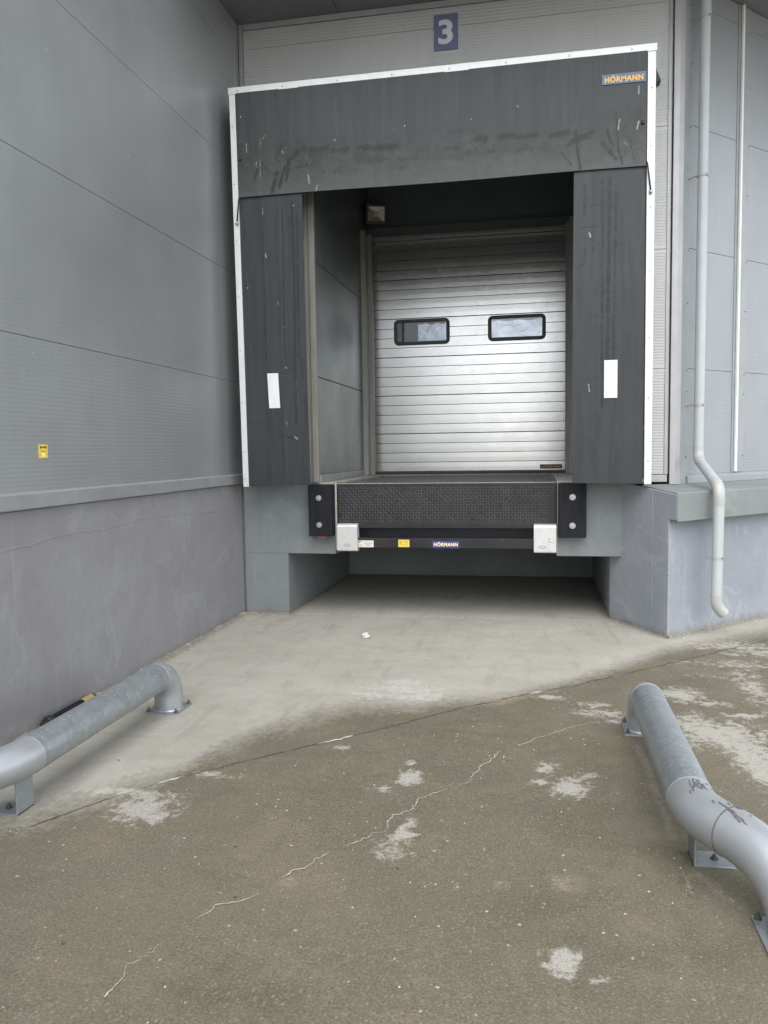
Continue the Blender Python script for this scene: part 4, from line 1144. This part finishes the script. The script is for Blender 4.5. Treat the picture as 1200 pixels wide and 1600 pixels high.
# curtains: shallow, slightly wavy sheets
def curtain(name, fx0, fx1, fz0, fz1, y, mat, amp=0.006, seed=1, nx=28, nz_=40, folds=(), dark=(), light=()):
    m = MB()
    for j in range(nz_ + 1):
        s = j / nz_
        for i in range(nx + 1):
            t = i / nx
            x = fx0(s) + (fx1(s) - fx0(s)) * t
            z = fz0(t) + (fz1(t) - fz0(t)) * s
            d = amp * noise.noise(Vector((x * 1.6, z * 0.9, seed))) + amp * .3 * noise.noise(Vector((x * 5, z * 2, seed)))
            for (c, w, a) in folds:
                d -= a * math.exp(-((t - c) / w) ** 2) * min(1, 3 * s + .3)
            m.v.append((x, y + d, z))
    front = list(m.v)
    N = len(m.v)
    m.v += [(x, yy + .006, z) for x, yy, z in m.v[:N]]
    for j in range(nz_):
        for i in range(nx):
            k = j * (nx + 1) + i
            m.f.append((k, k + 1, k + nx + 2, k + nx + 1)); m.f.append((N + k, N + k + nx + 1, N + k + nx + 2, N + k + 1))
    for i in range(nx):
        m.f.append((i, N + i, N + i + 1, i + 1)); k = nz_ * (nx + 1) + i; m.f.append((k, k + 1, N + k + 1, N + k))
    for j in range(nz_):
        k = j * (nx + 1); m.f.append((k, k + nx + 1, N + k + nx + 1, N + k)); k += nx; m.f.append((k, N + k, N + k + nx + 1, k + nx + 1))
    o = m.build(name, mat, sh, smooth='auto')
    P = np.array(front); X_, Z_ = P[:, 0], P[:, 2]
    for an, strokes in (('scuff_crease', dark), ('drip', light)):
        a_ = np.zeros(len(o.data.vertices), np.float32)
        for (x0, z0, x1, z1, w, st_) in strokes:
            w = max(w * .62, 0.0032 if an == 'drip' else 0.0045)
            dx, dz = x1 - x0, z1 - z0
            t = np.clip(((X_ - x0) * dx + (Z_ - z0) * dz) / (dx * dx + dz * dz + 1e-9), 0, 1)
            d = np.hypot(X_ - x0 - t * dx, Z_ - z0 - t * dz)
            a_[:N] = np.maximum(a_[:N], st_ * np.clip(1.25 - d / w * .75, 0, 1))
        at = o.data.attributes.new(an, 'FLOAT', 'POINT'); at.data.foreach_set('value', a_)
    return o
curtain('head_curtain', lambda s: 0.193, lambda s: 3.742, lambda t: 3.900 + .004 * math.sin(t * 9), lambda t: 4.815, YS - .016, M['head_curtain'], 0.004, 3, 400, 110, dark=HEAD_DARK, light=HEAD_LIGHT)
curtain('side_curtain', lambda s: 0.205 - .02 * s, lambda s: 0.806 - .020 * s - .006 * math.sin(s * 3), lambda t: 1.274 + .012 * t, lambda t: 3.97, YS + .006, M['side_curtain'], 0.006, 7, 90, 260,
        folds=((0.36, 0.03, 0.001), (0.62, 0.03, 0.001)), dark=LEFT_DARK, light=LEFT_LIGHT)
curtain('side_curtain', lambda s: 3.157 + .006 * s - .004 * math.sin(s * 3), lambda s: 3.742, lambda t: 1.284 - .01 * t, lambda t: 3.97, YS + .006, M['side_curtain'], 0.006, 11, 90, 260,
        folds=((0.42, 0.04, 0.001), (0.55, 0.04, 0.001)), dark=RIGHT_DARK, light=RIGHT_LIGHT)
for (a, b, c, d) in ((0.418, 0.522, 2.312, 0.012), (3.417, 3.526, 2.326, 0.0)):
    m = MB()
    m.add([(a + d, YS - .0045, c - .318), (b + d, YS - .0045, c - .318), (b, YS - .0045, c), (a, YS - .0045, c)] +
          [(a + d, YS - .0005, c - .318), (b + d, YS - .0005, c - .318), (b, YS - .0005, c), (a, YS - .0005, c)],
          [(0, 1, 2, 3), (4, 7, 6, 5), (0, 4, 5, 1), (1, 5, 6, 2), (2, 6, 7, 3), (3, 7, 4, 0)])
    m.build('guide_marker', M['white_marker'], sh)
plaque(sh, 'name_sticker', 3.384, 3.733, 4.572, 4.652, YS - .0210, M['blue_faded'], M['yellow_text'], mz=.17)
# side and top tarpaulins back to the wall, with folding arms inside
M['tarp'] = plain('black_tarpaulin', (0.03, 0.031, 0.033), 0.6, 0, 0.2, 5)
boxo('side_tarpaulin', (0.150, 0.156, YS + .03, YF - .02, 1.30, 4.80), M['tarp'], sh)
boxo('side_tarpaulin', (3.795, 3.801, YS + .03, YF - .02, 1.30, 4.80), M['tarp'], sh)
boxo('roof_tarpaulin', (0.150, 3.80, YS + .03, YF - .02, 4.852, 4.858), M['tarp'], sh)
for s, x0, x1 in ((-1, 0.135, 0.086), (1, 3.805, 3.862)):
    m = MB()
    zt, zm, zb = (4.80, 4.68, 4.60) if s < 0 else (4.72, 4.60, 4.58)
    m.add([(x0, YS + .035, zt), (x1, YS + .06, zm), (x0, YS + .035, zb), (x0, YS + .2, zt), (x1, YS + .16, zm), (x0, YS + .2, zb)],
          [(0, 1, 4, 3), (1, 2, 5, 4), (0, 2, 1), (3, 4, 5), (0, 3, 5, 2)])
    m.build('tarpaulin_fold', M['tarp'], sh)
for x in (0.19, 3.74):
    for z in (1.75, 3.0, 4.4):
        m = MB(); m.tube([(x, YS + .03, z), (x, YF - .01, z + .15)], 0.015, 8); m.build('folding_arm', M['bolt'], sh)
# tension cords with their ball ends, buttons on the head curtain
for (x0, z0, x1, z1, r) in ((0.203, 3.90, 0.176, 3.675, 0.0065), (3.747, 3.925, 3.779, 3.69, 0.0065)):
    m = MB(); m.tube([(x0, YS - .030, z0), (x0 + (x1 - x0) * .1, YS - .032, z0 - .02), (x1, YS - .030, z1)], r, 10)
    c = m.build('tension_cord', M['black'], sh, smooth=True)
    m = MB(); m.tube([(x1, YS - .030, z1 + .012), (x1, YS - .030, z1 + .006), (x1, YS - .030, z1 - .006), (x1, YS - .030, z1 - .016), (x1, YS - .03, z1 - .022)], [.005, .013, .016, .012, .003], 14)
    m.build('cord_end', M['bolt'], c, smooth=True)
for (x, z) in ((0.220, 4.238), (3.711, 4.246)):
    m = MB(); m.tube([(x, YS - .018, z), (x, YS - .028, z), (x, YS - .034, z)], [.017, .016, .008], 16); m.build('curtain_button', M['black'], sh, smooth='auto')

# ---------------------------------------------------------------- NUMBER SIGN
ns = thing('number_sign', (2.03, YF - .01, 5.27), 'blue plate with a white figure 3 on the wall above the shelter', 'sign')
boxo('sign_plate', (1.921, 2.143, YF - .010, YF - .001, 5.267, 5.584), M['blue_sign'], ns, 0.002)
text_on('numeral', '3', M['sign_white'], ns, lambda a, c, d: (1.962 + a, YF - .0104 - d, 5.318 + c), 0.135, 0.218, 0.03)
screw(2.020, 5.562, 0.005, YF - .011, M['bolt_dark'], ns); screw(2.018, 5.288, 0.005, YF - .011, M['bolt_dark'], ns)

# ---------------------------------------------------------------- DOCK LEVELLER
lv = thing('dock_leveller', (2.0, 0.0, 0.64), 'black steel dock leveller with chequered hanging lip and cross bar', 'dock leveller')
LX0, LX1 = 0.9825, 3.0300
YL = -0.030
boxo('platform_deck', (LX0, LX1, 0.002, YD - .05, 1.235, 1.272), M['deck'], lv, 0.002)
boxo('lip', (LX0, LX1, YL, 0.0, 0.862, 1.276), M['steel_black'], lv, 0.005)
boxo('lip_nosing', (LX0 + .002, LX1 - .002, YL - .005, YL + .004, 0.856, 0.905), M['steel_black'], lv, 0.004)
boxo('hinge_edge', (LX0, LX1, YL + .002, 0.004, 1.2765, 1.281), M['rust_edge'], lv, 0.0015)
# raised tread bars, alternating diagonals
def tread(name, a0, a1, b0, b1, fn, pitch=0.0262):
    m = MB(); L, W, H = 0.0125, 0.0032, 0.0018
    ni = int((a1 - a0) / pitch); nj = int((b1 - b0) / pitch)
    for i in range(ni):
        for j in range(nj):
            ca = a0 + (i + .5) * pitch; cb = b0 + (j + .5) * pitch
            if random.random() < 0.06: continue
            s = 1 if (i + j) % 2 else -1
            dx, dy = 0.7071, 0.7071 * s
            k = len(m.v)
            ring = [(-L, 0), (-L * .5, -W), (L * .5, -W), (L, 0), (L * .5, W), (-L * .5, W)]
            for (p, q) in ring: m.v.append(fn(ca + p * dx - q * dy, cb + p * dy + q * dx, 0))
            m.v.append(fn(ca - L * .5 * dx, cb - L * .5 * dy, H)); m.v.append(fn(ca + L * .5 * dx, cb + L * .5 * dy, H))
            m.f += [(k, k + 1, k + 6), (k + 1, k + 2, k + 7, k + 6), (k + 2, k + 3, k + 7), (k + 3, k + 4, k + 7), (k + 4, k + 5, k + 6, k + 7), (k + 5, k, k + 6)]
    return m
m = tread('t', LX0 + .01, LX1 - .01, 0.908, 1.262, lambda a, b, h: (a, YL - h, b))
o = m.build('tread_bars', M['tread'], lv); o['kind'] = 'stuff'
m = tread('t', LX0 + .01, LX1 - .01, 0.01, YD - .07, lambda a, b, h: (a, b, 1.272 + h))
o = m.build('tread_bars', M['deck'], lv); o['kind'] = 'stuff'
# pit edge angles
boxo('edge_angle', (0.950, 0.968, -0.012, 2.40, 0.640, 1.291), M['rust_edge'], lv, 0.002)
boxo('edge_angle', (3.035, 3.043, -0.012, 2.40, 0.606, 1.289), M['rust_edge'], lv, 0.002)
boxo('edge_angle', (0.968, 0.980, 0.02, 2.40, 0.75, 1.15), M['steel_black'], lv, 0.002)
# lip support blocks (cross bar ends)
def block(x0, x1, name='support_block'):
    m = MB()
    pr = [(-0.005, 0.905), (-0.085, 0.893), (-0.100, 0.874), (-0.100, 0.650), (-0.092, 0.640), (-0.005, 0.634)]
    n = len(pr)
    m.add([(x0, y, z) for y, z in pr] + [(x1, y, z) for y, z in pr], [tuple(range(n)), tuple(range(n, 2 * n))[::-1]] + [(i, (i + 1) % n, n + (i + 1) % n, n + i) for i in range(n)])
    b = m.build(name, M['block'], lv, 0.003, 2)
    return b
def keyhole(parent, cx, cz):
    m = MB(); y = -0.1008
    def ring(c, r0, r1, a0, a1, n=14):
        k = len(m.v)
        for i in range(n + 1):
            a = R(a0 + (a1 - a0) * i / n)
            m.v += [(c[0] + r0 * math.cos(a), y, c[1] + r0 * math.sin(a)), (c[0] + r1 * math.cos(a), y, c[1] + r1 * math.sin(a))]
        m.f += [(k + 2 * i, k + 2 * i + 1, k + 2 * i + 3, k + 2 * i + 2) for i in range(n)]
    ring((cx, cz), .0125, .0155, 25, 155); ring((cx, cz), .0125, .0155, 205, 335)
    ring((cx - .024, cz), .0045, .0075, 90, 270); ring((cx + .024, cz), .0045, .0075, -90, 90)
    for s in (-1, 1):
        for t in (-1, 1):
            x0, x1 = sorted((cx + s * .012, cx + s * .024)); z0, z1 = sorted((cz + t * .0045, cz + t * .0075))
            k = len(m.v); m.v += [(x0, y, z0), (x1, y, z0), (x1, y, z1), (x0, y, z1)]; m.f.append((k, k + 1, k + 2, k + 3))
    m.build('keyhole_mark', M['print'], parent)
b1 = block(0.985, 1.182); b2 = block(2.827, 3.029)
keyhole(b1, 1.085, 0.696); keyhole(b2, 2.906, 0.693)
m = MB()
for (x, z, w, h) in ((2.950, .766, .03, .008), (2.955, .738, .02, .010), (2.972, .733, .03, .006), (2.955, .700, .006, .010), (2.954, .682, .005, .008), (2.952, .662, .008, .010), (2.978, .655, .012, .005)):
    m.box(x, x + w, -.1012, -.1004, z, z + h)
o = m.build('scratch_marks', M['bolt'], b2); o['kind'] = 'stuff'
boxo('cross_bar', (1.182, 2.827, -0.070, -0.004, 0.672, 0.764), M['steel_black'], lv, 0.004)
boxo('white_label', (1.186, 1.334, -.0712, -.070, .676, .741), M['paper_label'], lv)
for (a, b_, c, d, k) in ((1.190, 1.206, .728, .736, 'print'), (1.210, 1.220, .728, .734, 'print'), (1.190, 1.206, .716, .723, 'print'), (1.190, 1.224, .697, .700, 'print'), (1.190, 1.222, .686, .689, 'print'),
                         (1.25, 1.31, .722, .730, 'pink_print'), (1.24, 1.325, .706, .716, 'pink_print'), (1.25, 1.30, .688, .700, 'pink_print')):
    boxo('print_line', (a, b_, -.0716, -.0712, c, d), M[k], lv)
ys = boxo('warning_sticker', (1.572, 1.678, -.0712, -.070, .680, .750), M['yellow'], lv)
for (a, b_, c, d) in ((1.585, 1.597, .71, .735), (1.597, 1.615, .700, .712), (1.590, 1.612, .727, .735), (1.630, 1.655, .690, .705), (1.640, 1.664, .715, .735), (1.625, 1.64, .722, .728)):
    boxo('print_figure', (a, b_, -.0716, -.0712, c, d), M['ochre'], ys)
plaque(lv, 'name_sticker', 1.893, 2.148, .672, .742, -.070, M['blue_film'], M['cream_text'], mz=.25)
boxo('pit_shade_sheet', (0.985, 3.03, 0.35, 0.37, 0.66, 1.2), M['void'], lv)  # near-black sheet standing in for the shade beneath the deck

# ---------------------------------------------------------------- BUMPERS
def bumper(x0, x1, label):
    t = thing('dock_bumper', ((x0 + x1) / 2, -0.06, 0.78), label, 'dock bumper', 'rubber bumpers beside the leveller')
    boxo('rubber_block', (x0, x1, -0.120, -0.001, 0.7825, 1.2745), M['bumper'], t, 0.006)
    cx = (x0 + x1) / 2 - .012 if x0 < 2 else (x0 + x1) / 2
    for z in (0.892, 1.148):
        m = MB(); m.tube([(cx, -.1205, z), (cx, -.1225, z), (cx, -.1225, z)], [.028, .027, .019], 24); w = m.build('washer', M['bolt'], t, smooth='auto')
        m = MB(); m.tube([(cx, -.121, z), (cx, -.1222, z)], .0195, 20); m.build('bolt_socket', M['bolt_dark'], w)
        m = MB(); m.tube([(cx + .002, -.1215, z), (cx + .002, -.130, z), (cx + .002, -.133, z)], [.0135, .0135, .010], 6); m.build('bolt_head', M['weld'], w)
    return t
tb = bumper(0.7148, 0.9450, 'black rubber dock bumper with two bolts on the left of the leveller lip')
bumper(3.0475, 3.2905, 'black rubber dock bumper with two bolts on the right of the leveller lip')
boxo('red_tab', (0.80, 0.885, -.11, -.06, 0.770, 0.7815), M['red'], tb)

# ---------------------------------------------------------------- WHEEL GUIDES
def bez(p0, p1, p2, p3, n):
    out = []
    for i in range(n + 1):
        t = i / n; s = 1 - t
        out.append(tuple(s ** 3 * a + 3 * s * s * t * b + 3 * s * t * t * c + t ** 3 * d for a, b, c, d in zip(p0, p1, p2, p3)))
    return out

def wheel_guide(sx, X, r, h, y_end, y_seam, label, scr=False):
    """straight tube along Y; vertical elbow at the far end, splayed end towards the viewer. sx=+1 splays to +x"""
    t = thing('wheel_guide', (X, (y_end + y_seam) / 2, 0), label, 'wheel guide', 'galvanised tube wheel guides on the yard')
    Rb = 0.15
    m = MB(); m.tube([(X, y_end, h), (X, y_end - .4, h), (X, (y_end + y_seam) / 2, h), (X, y_seam, h)], r, 40)
    m.build('straight_tube', M['galv_pipe'], t, smooth='auto')
    # far elbow down to the plate
    pts = []
    for i in range(15):
        a = R(90 * i / 14); pts.append((X, y_end + Rb * math.sin(a), h - Rb * (1 - math.cos(a))))
    pts.append((X, y_end + Rb, 0.012))
    m = MB(); m.tube(pts, r, 40); m.build('end_elbow', M['galv_elbow'], t, smooth='auto')
    m = MB(); m.tube([(X, y_end + .003, h), (X, y_end - .003, h)], [r + .0018, r + .0018], 40); m.build('weld_seam', M['weld'], t)
    def plate(cx, cy, w, l):
        p = boxo('base_plate', (cx - w, cx + w, cy - l, cy + l, 0.0, 0.010), M['galv_plate'], t, 0.002)
        for (a, b) in ((-1, -1), (1, 1), (-1, 1), (1, -1)):
            bx, by = cx + a * (w - .018), cy + b * (l - .018)
            m = MB(); m.tube([(bx, by, .010), (bx, by, .013)], .013, 16); m.tube([(bx, by, .013), (bx, by, .024)], .0105, 6); m.tube([(bx, by, .024), (bx, by, .036)], .005, 8)
            m.build('anchor_bolt', M['bolt_dark'], p)
    plate(X, y_end + Rb, r + .022, r + .022)
    m = MB(); m.tube([(X, y_end + Rb, .010), (X, y_end + Rb, .016)], [r + .006, r + .001], 40, False); m.build('weld_seam', M['weld'], t, smooth=True)
    # splayed near end: first bend out, then a bend down to the ground
    s = sx
    q1 = bez((X, y_seam, h), (X, y_seam - .10, h), (X + s * .03, y_seam - .17, h), (X + s * .09, y_seam - .25, h - .002), 12)
    q2 = bez((X + s * .09, y_seam - .25, h - .002), (X + s * .16, y_seam - .345, h - .006), (X + s * .235, y_seam - .50, h - .03), (X + s * .235, y_seam - .53, 0.012), 20)
    m = MB(); m.tube(q1, r + .001, 40); m.build('bend', M['galv_elbow'], t, smooth='auto')
    m = MB(); m.tube(q2, r + .0005, 40); m.build('end_elbow', M['galv_elbow'], t, smooth='auto')
    m = MB(); m.tube([(X, y_seam + .003, h), (X, y_seam - .003, h)], [r + .0022, r + .0022], 40); m.build('weld_seam', M['weld'], t)
    d = (Vector(q1[-1]) - Vector(q1[-2])).normalized() * .0025; c = Vector(q1[-1])
    m = MB(); m.tube([c - d, c + d], [r + .0028, r + .0028], 40); m.build('weld_seam', M['weld_dark'], t)
    plate(X + s * .235, y_seam - .53, r + .025, r + .025)
    # angle bracket under the joint
    y0, y1 = y_seam - .10, y_seam + .02
    sx0 = X - s * .004
    a, b = sorted((sx0, sx0 + s * .008))
    m = MB(); m.box(a, b, y0, y1, 0.0, h - .02)
    a2, b2 = sorted((sx0, sx0 + s * .150))
    m.box(a2, b2, y0 + .0002, y1 - .0002, 0.0, 0.008)
    br = m.build('support_bracket', M['galv_plate'], t, 0.0015, 1)
    cx, cy = sx0 + s * .085, (y0 + y1) / 2
    m = MB(); m.tube([(cx, cy, .008), (cx, cy, .011)], .016, 18); m.tube([(cx, cy, .011), (cx, cy, .02)], .010, 6); m.tube([(cx, cy, .02), (cx, cy, .028)], .006, 8)
    m.build('anchor_bolt', M['bolt_dark'], br)
    return t
wheel_guide(-1, 0.600, 0.086, 0.240, -3.06, -4.30, 'galvanised steel tube wheel guide on the left, in front of the concrete plinth')
gr = wheel_guide(1, 3.445, 0.090, 0.220, -3.02, -4.27, 'galvanised steel tube wheel guide on the right, scratched at its bend, on damp concrete')

# rubber scuffs on the right guide's bends, following the tube surface
M['smear'] = plain('rubber_smear', (0.12, 0.11, 0.115), 0.65, 0, 0.35, 60)
sm = MB(); rr = random.Random(5)
GP = [(3.445, -4.10, .22)] + bez((3.445, -4.27, .22), (3.445, -4.37, .22), (3.475, -4.44, .22), (3.535, -4.52, .218), 12) + \
     bez((3.535, -4.52, .218), (3.605, -4.615, .214), (3.68, -4.77, .19), (3.68, -4.80, .012), 20)[1:]
GP = [Vector(p) for p in GP]
GL = [0.0]
for a_, b_ in zip(GP[:-1], GP[1:]): GL.append(GL[-1] + (b_ - a_).length)
def gpos(sv, ang, r):
    sv += 0.17
    i = max(0, min(len(GP) - 2, next((k for k in range(len(GL) - 1) if GL[k + 1] >= sv), len(GP) - 2)))
    t = (sv - GL[i]) / (GL[i + 1] - GL[i]); p = GP[i].lerp(GP[i + 1], t)
    d0 = (GP[i + 1] - GP[i]).normalized(); d1 = (GP[min(i + 2, len(GP) - 1)] - GP[min(i + 1, len(GP) - 2)]).normalized()
    d = d0.lerp(d1, t).normalized()
    side = d.cross(Vector((0, 0, 1))).normalized(); upv = side.cross(d)
    return p + (side * math.cos(ang) + upv * math.sin(ang)) * r
def smear(s0, s1, a0, a1, w, r=0.0921):
    n = 12; prev = None
    for i in range(n + 1):
        t = i / n; sv = s0 + (s1 - s0) * t + rr.uniform(-.002, .002); a = R(a0 + (a1 - a0) * t + rr.uniform(-1, 1)); ww = w * (0.35 + 1.1 * rr.random()) * (1 if 0 < i < n else .25)
        along = abs(s1 - s0) > abs(R(a1 - a0)) * r
        if along: cur = (gpos(sv, a - ww / r, r), gpos(sv, a + ww / r, r))
        else: cur = (gpos(sv - ww, a, r), gpos(sv + ww, a, r))
        if prev:
            k = len(sm.v); sm.v += [tuple(v) for v in (*prev, *cur)]; sm.f.append((k, k + 1, k + 3, k + 2))
        prev = cur
# side = towards -x (left of travel is +x): angle 0 = -x side, 90 = top
for q in ((.02, .075, 104, 96, .0035), (.025, .085, 98, 90, .003), (.02, .06, 92, 84, .0035), (.05, .10, 90, 76, .004), (.055, .09, 98, 106, .005), (.075, .115, 84, 92, .005), (.03, .12, 80, 70, .003),
          (.085, .12, 96, 104, .006), (.06, .075, 112, 80, .004), (.02, .04, 128, 122, .006), (.045, .09, 138, 124, .003), (.055, .065, 140, 130, .004), (.06, .075, 158, 150, .003), (.10, .12, 66, 60, .003)):
    smear(*q)
for q in ((.24, .26, 118, 104, .005), (.25, .285, 108, 100, .005), (.235, .255, 102, 96, .004), (.27, .29, 112, 106, .004), (.22, .30, 84, 78, .004), (.27, .36, 76, 70, .004), (.30, .34, 70, 64, .003), (.325, .335, 104, 98, .003), (.20, .22, 78, 74, .003)):
    smear(*q)
o = sm.build('rubber_smears', M['smear'], gr); o['kind'] = 'stuff'

# ---------------------------------------------------------------- DOWNPIPE
dp = thing('downpipe', rw(.38, -.2, 0), 'pale grey plastic downpipe with an offset bend, right of the dock', 'downpipe')
rp_ = 0.0445
def vr(u, o, z): return Vector(rw(u, o, z))
P_top = vr(.912, .36, ZC); P_a = vr(.900, .36, 1.56); P_b = vr(.900, .36, 1.47); P_c = vr(.385, -.200, 1.245); P_d = vr(.385, -.200, 1.15); P_e = vr(.372, -.200, .30)
def arc(p0, corner, p1, n=8):
    return [tuple((1 - t) ** 2 * p0 + 2 * t * (1 - t) * corner + t * t * p1) for t in [i / n for i in range(n + 1)]]
dab = (P_c - P_b).normalized()
m = MB(); m.tube([P_top, P_a], rp_, 28); m.build('upper_pipe', M['pvc'], dp, smooth='auto')
m = MB(); m.tube([tuple(P_a + Vector((0, 0, .03)))] + arc(P_a, P_b, P_b + dab * .10), rp_ + .003, 28); m.build('pipe_elbow', M['pvc_old'], dp, smooth='auto')
m = MB(); m.tube([tuple(P_b + dab * .08), tuple(P_c - dab * .08)], rp_, 28); m.build('offset_pipe', M['pvc'], dp, smooth='auto')
m = MB(); m.tube([tuple(P_c - dab * .14)] + arc(P_c - dab * .10, P_c, P_d) + [tuple(P_d - Vector((0, 0, .05)))], rp_ + .003, 28); m.build('pipe_elbow', M['pvc_old'], dp, smooth='auto')
m = MB(); m.tube([P_d, P_e], rp_, 28); m.build('lower_pipe', M['pvc'], dp, smooth='auto')
P_f = vr(.430, -.235, .185)
m = MB(); m.tube([tuple(P_e + Vector((0, 0, .045)))] + arc(P_e, P_e - Vector((0, 0, .06)), P_f), rp_ + .003, 28, False)
oe = m.build('outlet_shoe', M['pvc_old'], dp, smooth='auto')
m = MB(); dd_ = (P_f - (P_e - Vector((0, 0, .06)))).normalized(); m.tube([P_f - dd_ * .005, P_f - dd_ * .004], rp_ - .001, 28); m.build('pipe_mouth', M['black'], oe)
def clamp(u, o, z, back):
    p = vr(u, o, z)
    m = MB(); m.tube([p + Vector((0, 0, .011)), p - Vector((0, 0, .011))], rp_ + .0055, 28)
    c = m.build('pipe_clamp', M['pvc_old'], dp, 0, smooth='auto')
    q = vr(u - .035, o + .02, z); q2 = vr(u - .06, min(back, o + .10), z - .01)
    m = MB(); m.tube([q, q2], .0055, 8); m.build('clamp_pin', M['bolt'], c)
    a = vr(u - .01, o - rp_ - .009, z); m = MB(); m.tube([a, a + Vector((-.0, .0, 0)) + (-NV) * .006], .009, 8); m.build('clamp_screw', M['bolt'], c)
clamp(.910, .36, 5.36, .46); clamp(.906, .36, 4.00, .46); clamp(.901, .36, 1.965, .46); clamp(.379, -.2, .662, -.0)
m = MB(); m.tube([P_top - Vector((0, 0, .28)), P_top - Vector((0, 0, .33))], rp_ + .004, 28); m.build('pipe_socket', M['pvc'], dp, smooth='auto')

# ---------------------------------------------------------------- SMALL THINGS ON THE GROUND
def crumple(name, c, s, mat, seed):
    bm = bmesh.new(); bmesh.ops.create_icosphere(bm, subdivisions=2, radius=1)
    for v in bm.verts:
        k = 0.55 + 1.1 * abs(noise.noise(v.co * 2.6 + Vector((seed, 0, 0))))
        v.co = Vector((v.co.x * s[0] * k, v.co.y * s[1] * k, max(-.001, (v.co.z + .8) * s[2] * k)))
        v.co += Vector(c)
    me = bpy.data.meshes.new(name); bm.to_mesh(me); bm.free(); return link(name, me, mat)
o = crumple('paper_scrap', (1.432, -0.923, 0.002), (.042, .030, .024), M['paper'], 3)
tag(o, 'small crumpled white paper scrap on the pale concrete before the dock', 'litter')

bt = thing('black_tube', (0.06, -2.95, 0), 'black tube with a yellow band lying at the foot of the left plinth', 'tube')
m = MB(); m.tube([(0.040, -3.30, .028), (.040, -3.1, .028), (0.040, -2.97, .028)], .027, 20); m.build('tube_body', M['bumper'], bt, smooth='auto')
m = MB(); m.tube([(0.040, -2.97, .028), (0.040, -2.86, .028)], .0285, 20); m.build('yellow_band', M['brass_yellow'], bt, smooth='auto')
m = MB(); m.tube([(0.040, -2.86, .028), (0.040, -2.84, .028)], .026, 20); m.build('end_cap', M['black'], bt, smooth='auto')
m = MB(); m.tube([(0.042, -3.30, .032), (0.042, -3.33, .032), (.042, -3.345, .032)], [.034, .034, .026], 20); m.tube([(.042, -3.34, .03), (.042, -3.38, .026)], .018, 10); m.build('end_fitting', M['black'], bt, smooth='auto')

def litter():
    m = MB(); r = random.Random(11)
    for _ in range(150):
        x = r.uniform(0.3, 4.6); y = r.uniform(-5.4, 1.2)
        if y > -0.1 and not (0.6 < x < 3.4): continue
        if r.random() < 0.35: y = r.uniform(-2.2, 0.9)
        a = r.uniform(0, 6.28); L = r.uniform(.004, .012); W = L * r.uniform(.25, .6); z = gz(x, y) + .003
        c, s = math.cos(a), math.sin(a)
        k = len(m.v)
        for (p, q, h) in ((-L, 0, 0), (0, -W, .002), (L, 0, .003), (0, W, .001)):
            m.v.append((x + p * c - q * s, y + p * s + q * c, z + h))
        m.f.append((k, k + 1, k + 2, k + 3))
    o = m.build('leaf_litter', M['litter'], None)
    tag(o, 'tiny dry leaf bits scattered over the yard concrete', 'litter', kind='stuff')
    m = MB()
    for _ in range(150):
        x = r.uniform(0.5, 4.4); y = r.uniform(-5.6, -1.5)
        s_ = r.uniform(.0015, .0045); z = gz(x, y)
        k = len(m.v)
        a = r.uniform(0, 6)
        for i in range(4):
            q = a + i * 1.57; m.v.append((x + s_ * math.cos(q) * r.uniform(.7, 1.3), y + s_ * math.sin(q) * r.uniform(.7, 1.3), z))
        m.v.append((x, y, z + s_ * .9))
        m.f += [(k + i, k + (i + 1) % 4, k + 4) for i in range(4)]
    o = m.build('grit', M['lime'], None)
    tag(o, 'pale stone grit scattered over the damp concrete', 'grit', kind='stuff')
litter()
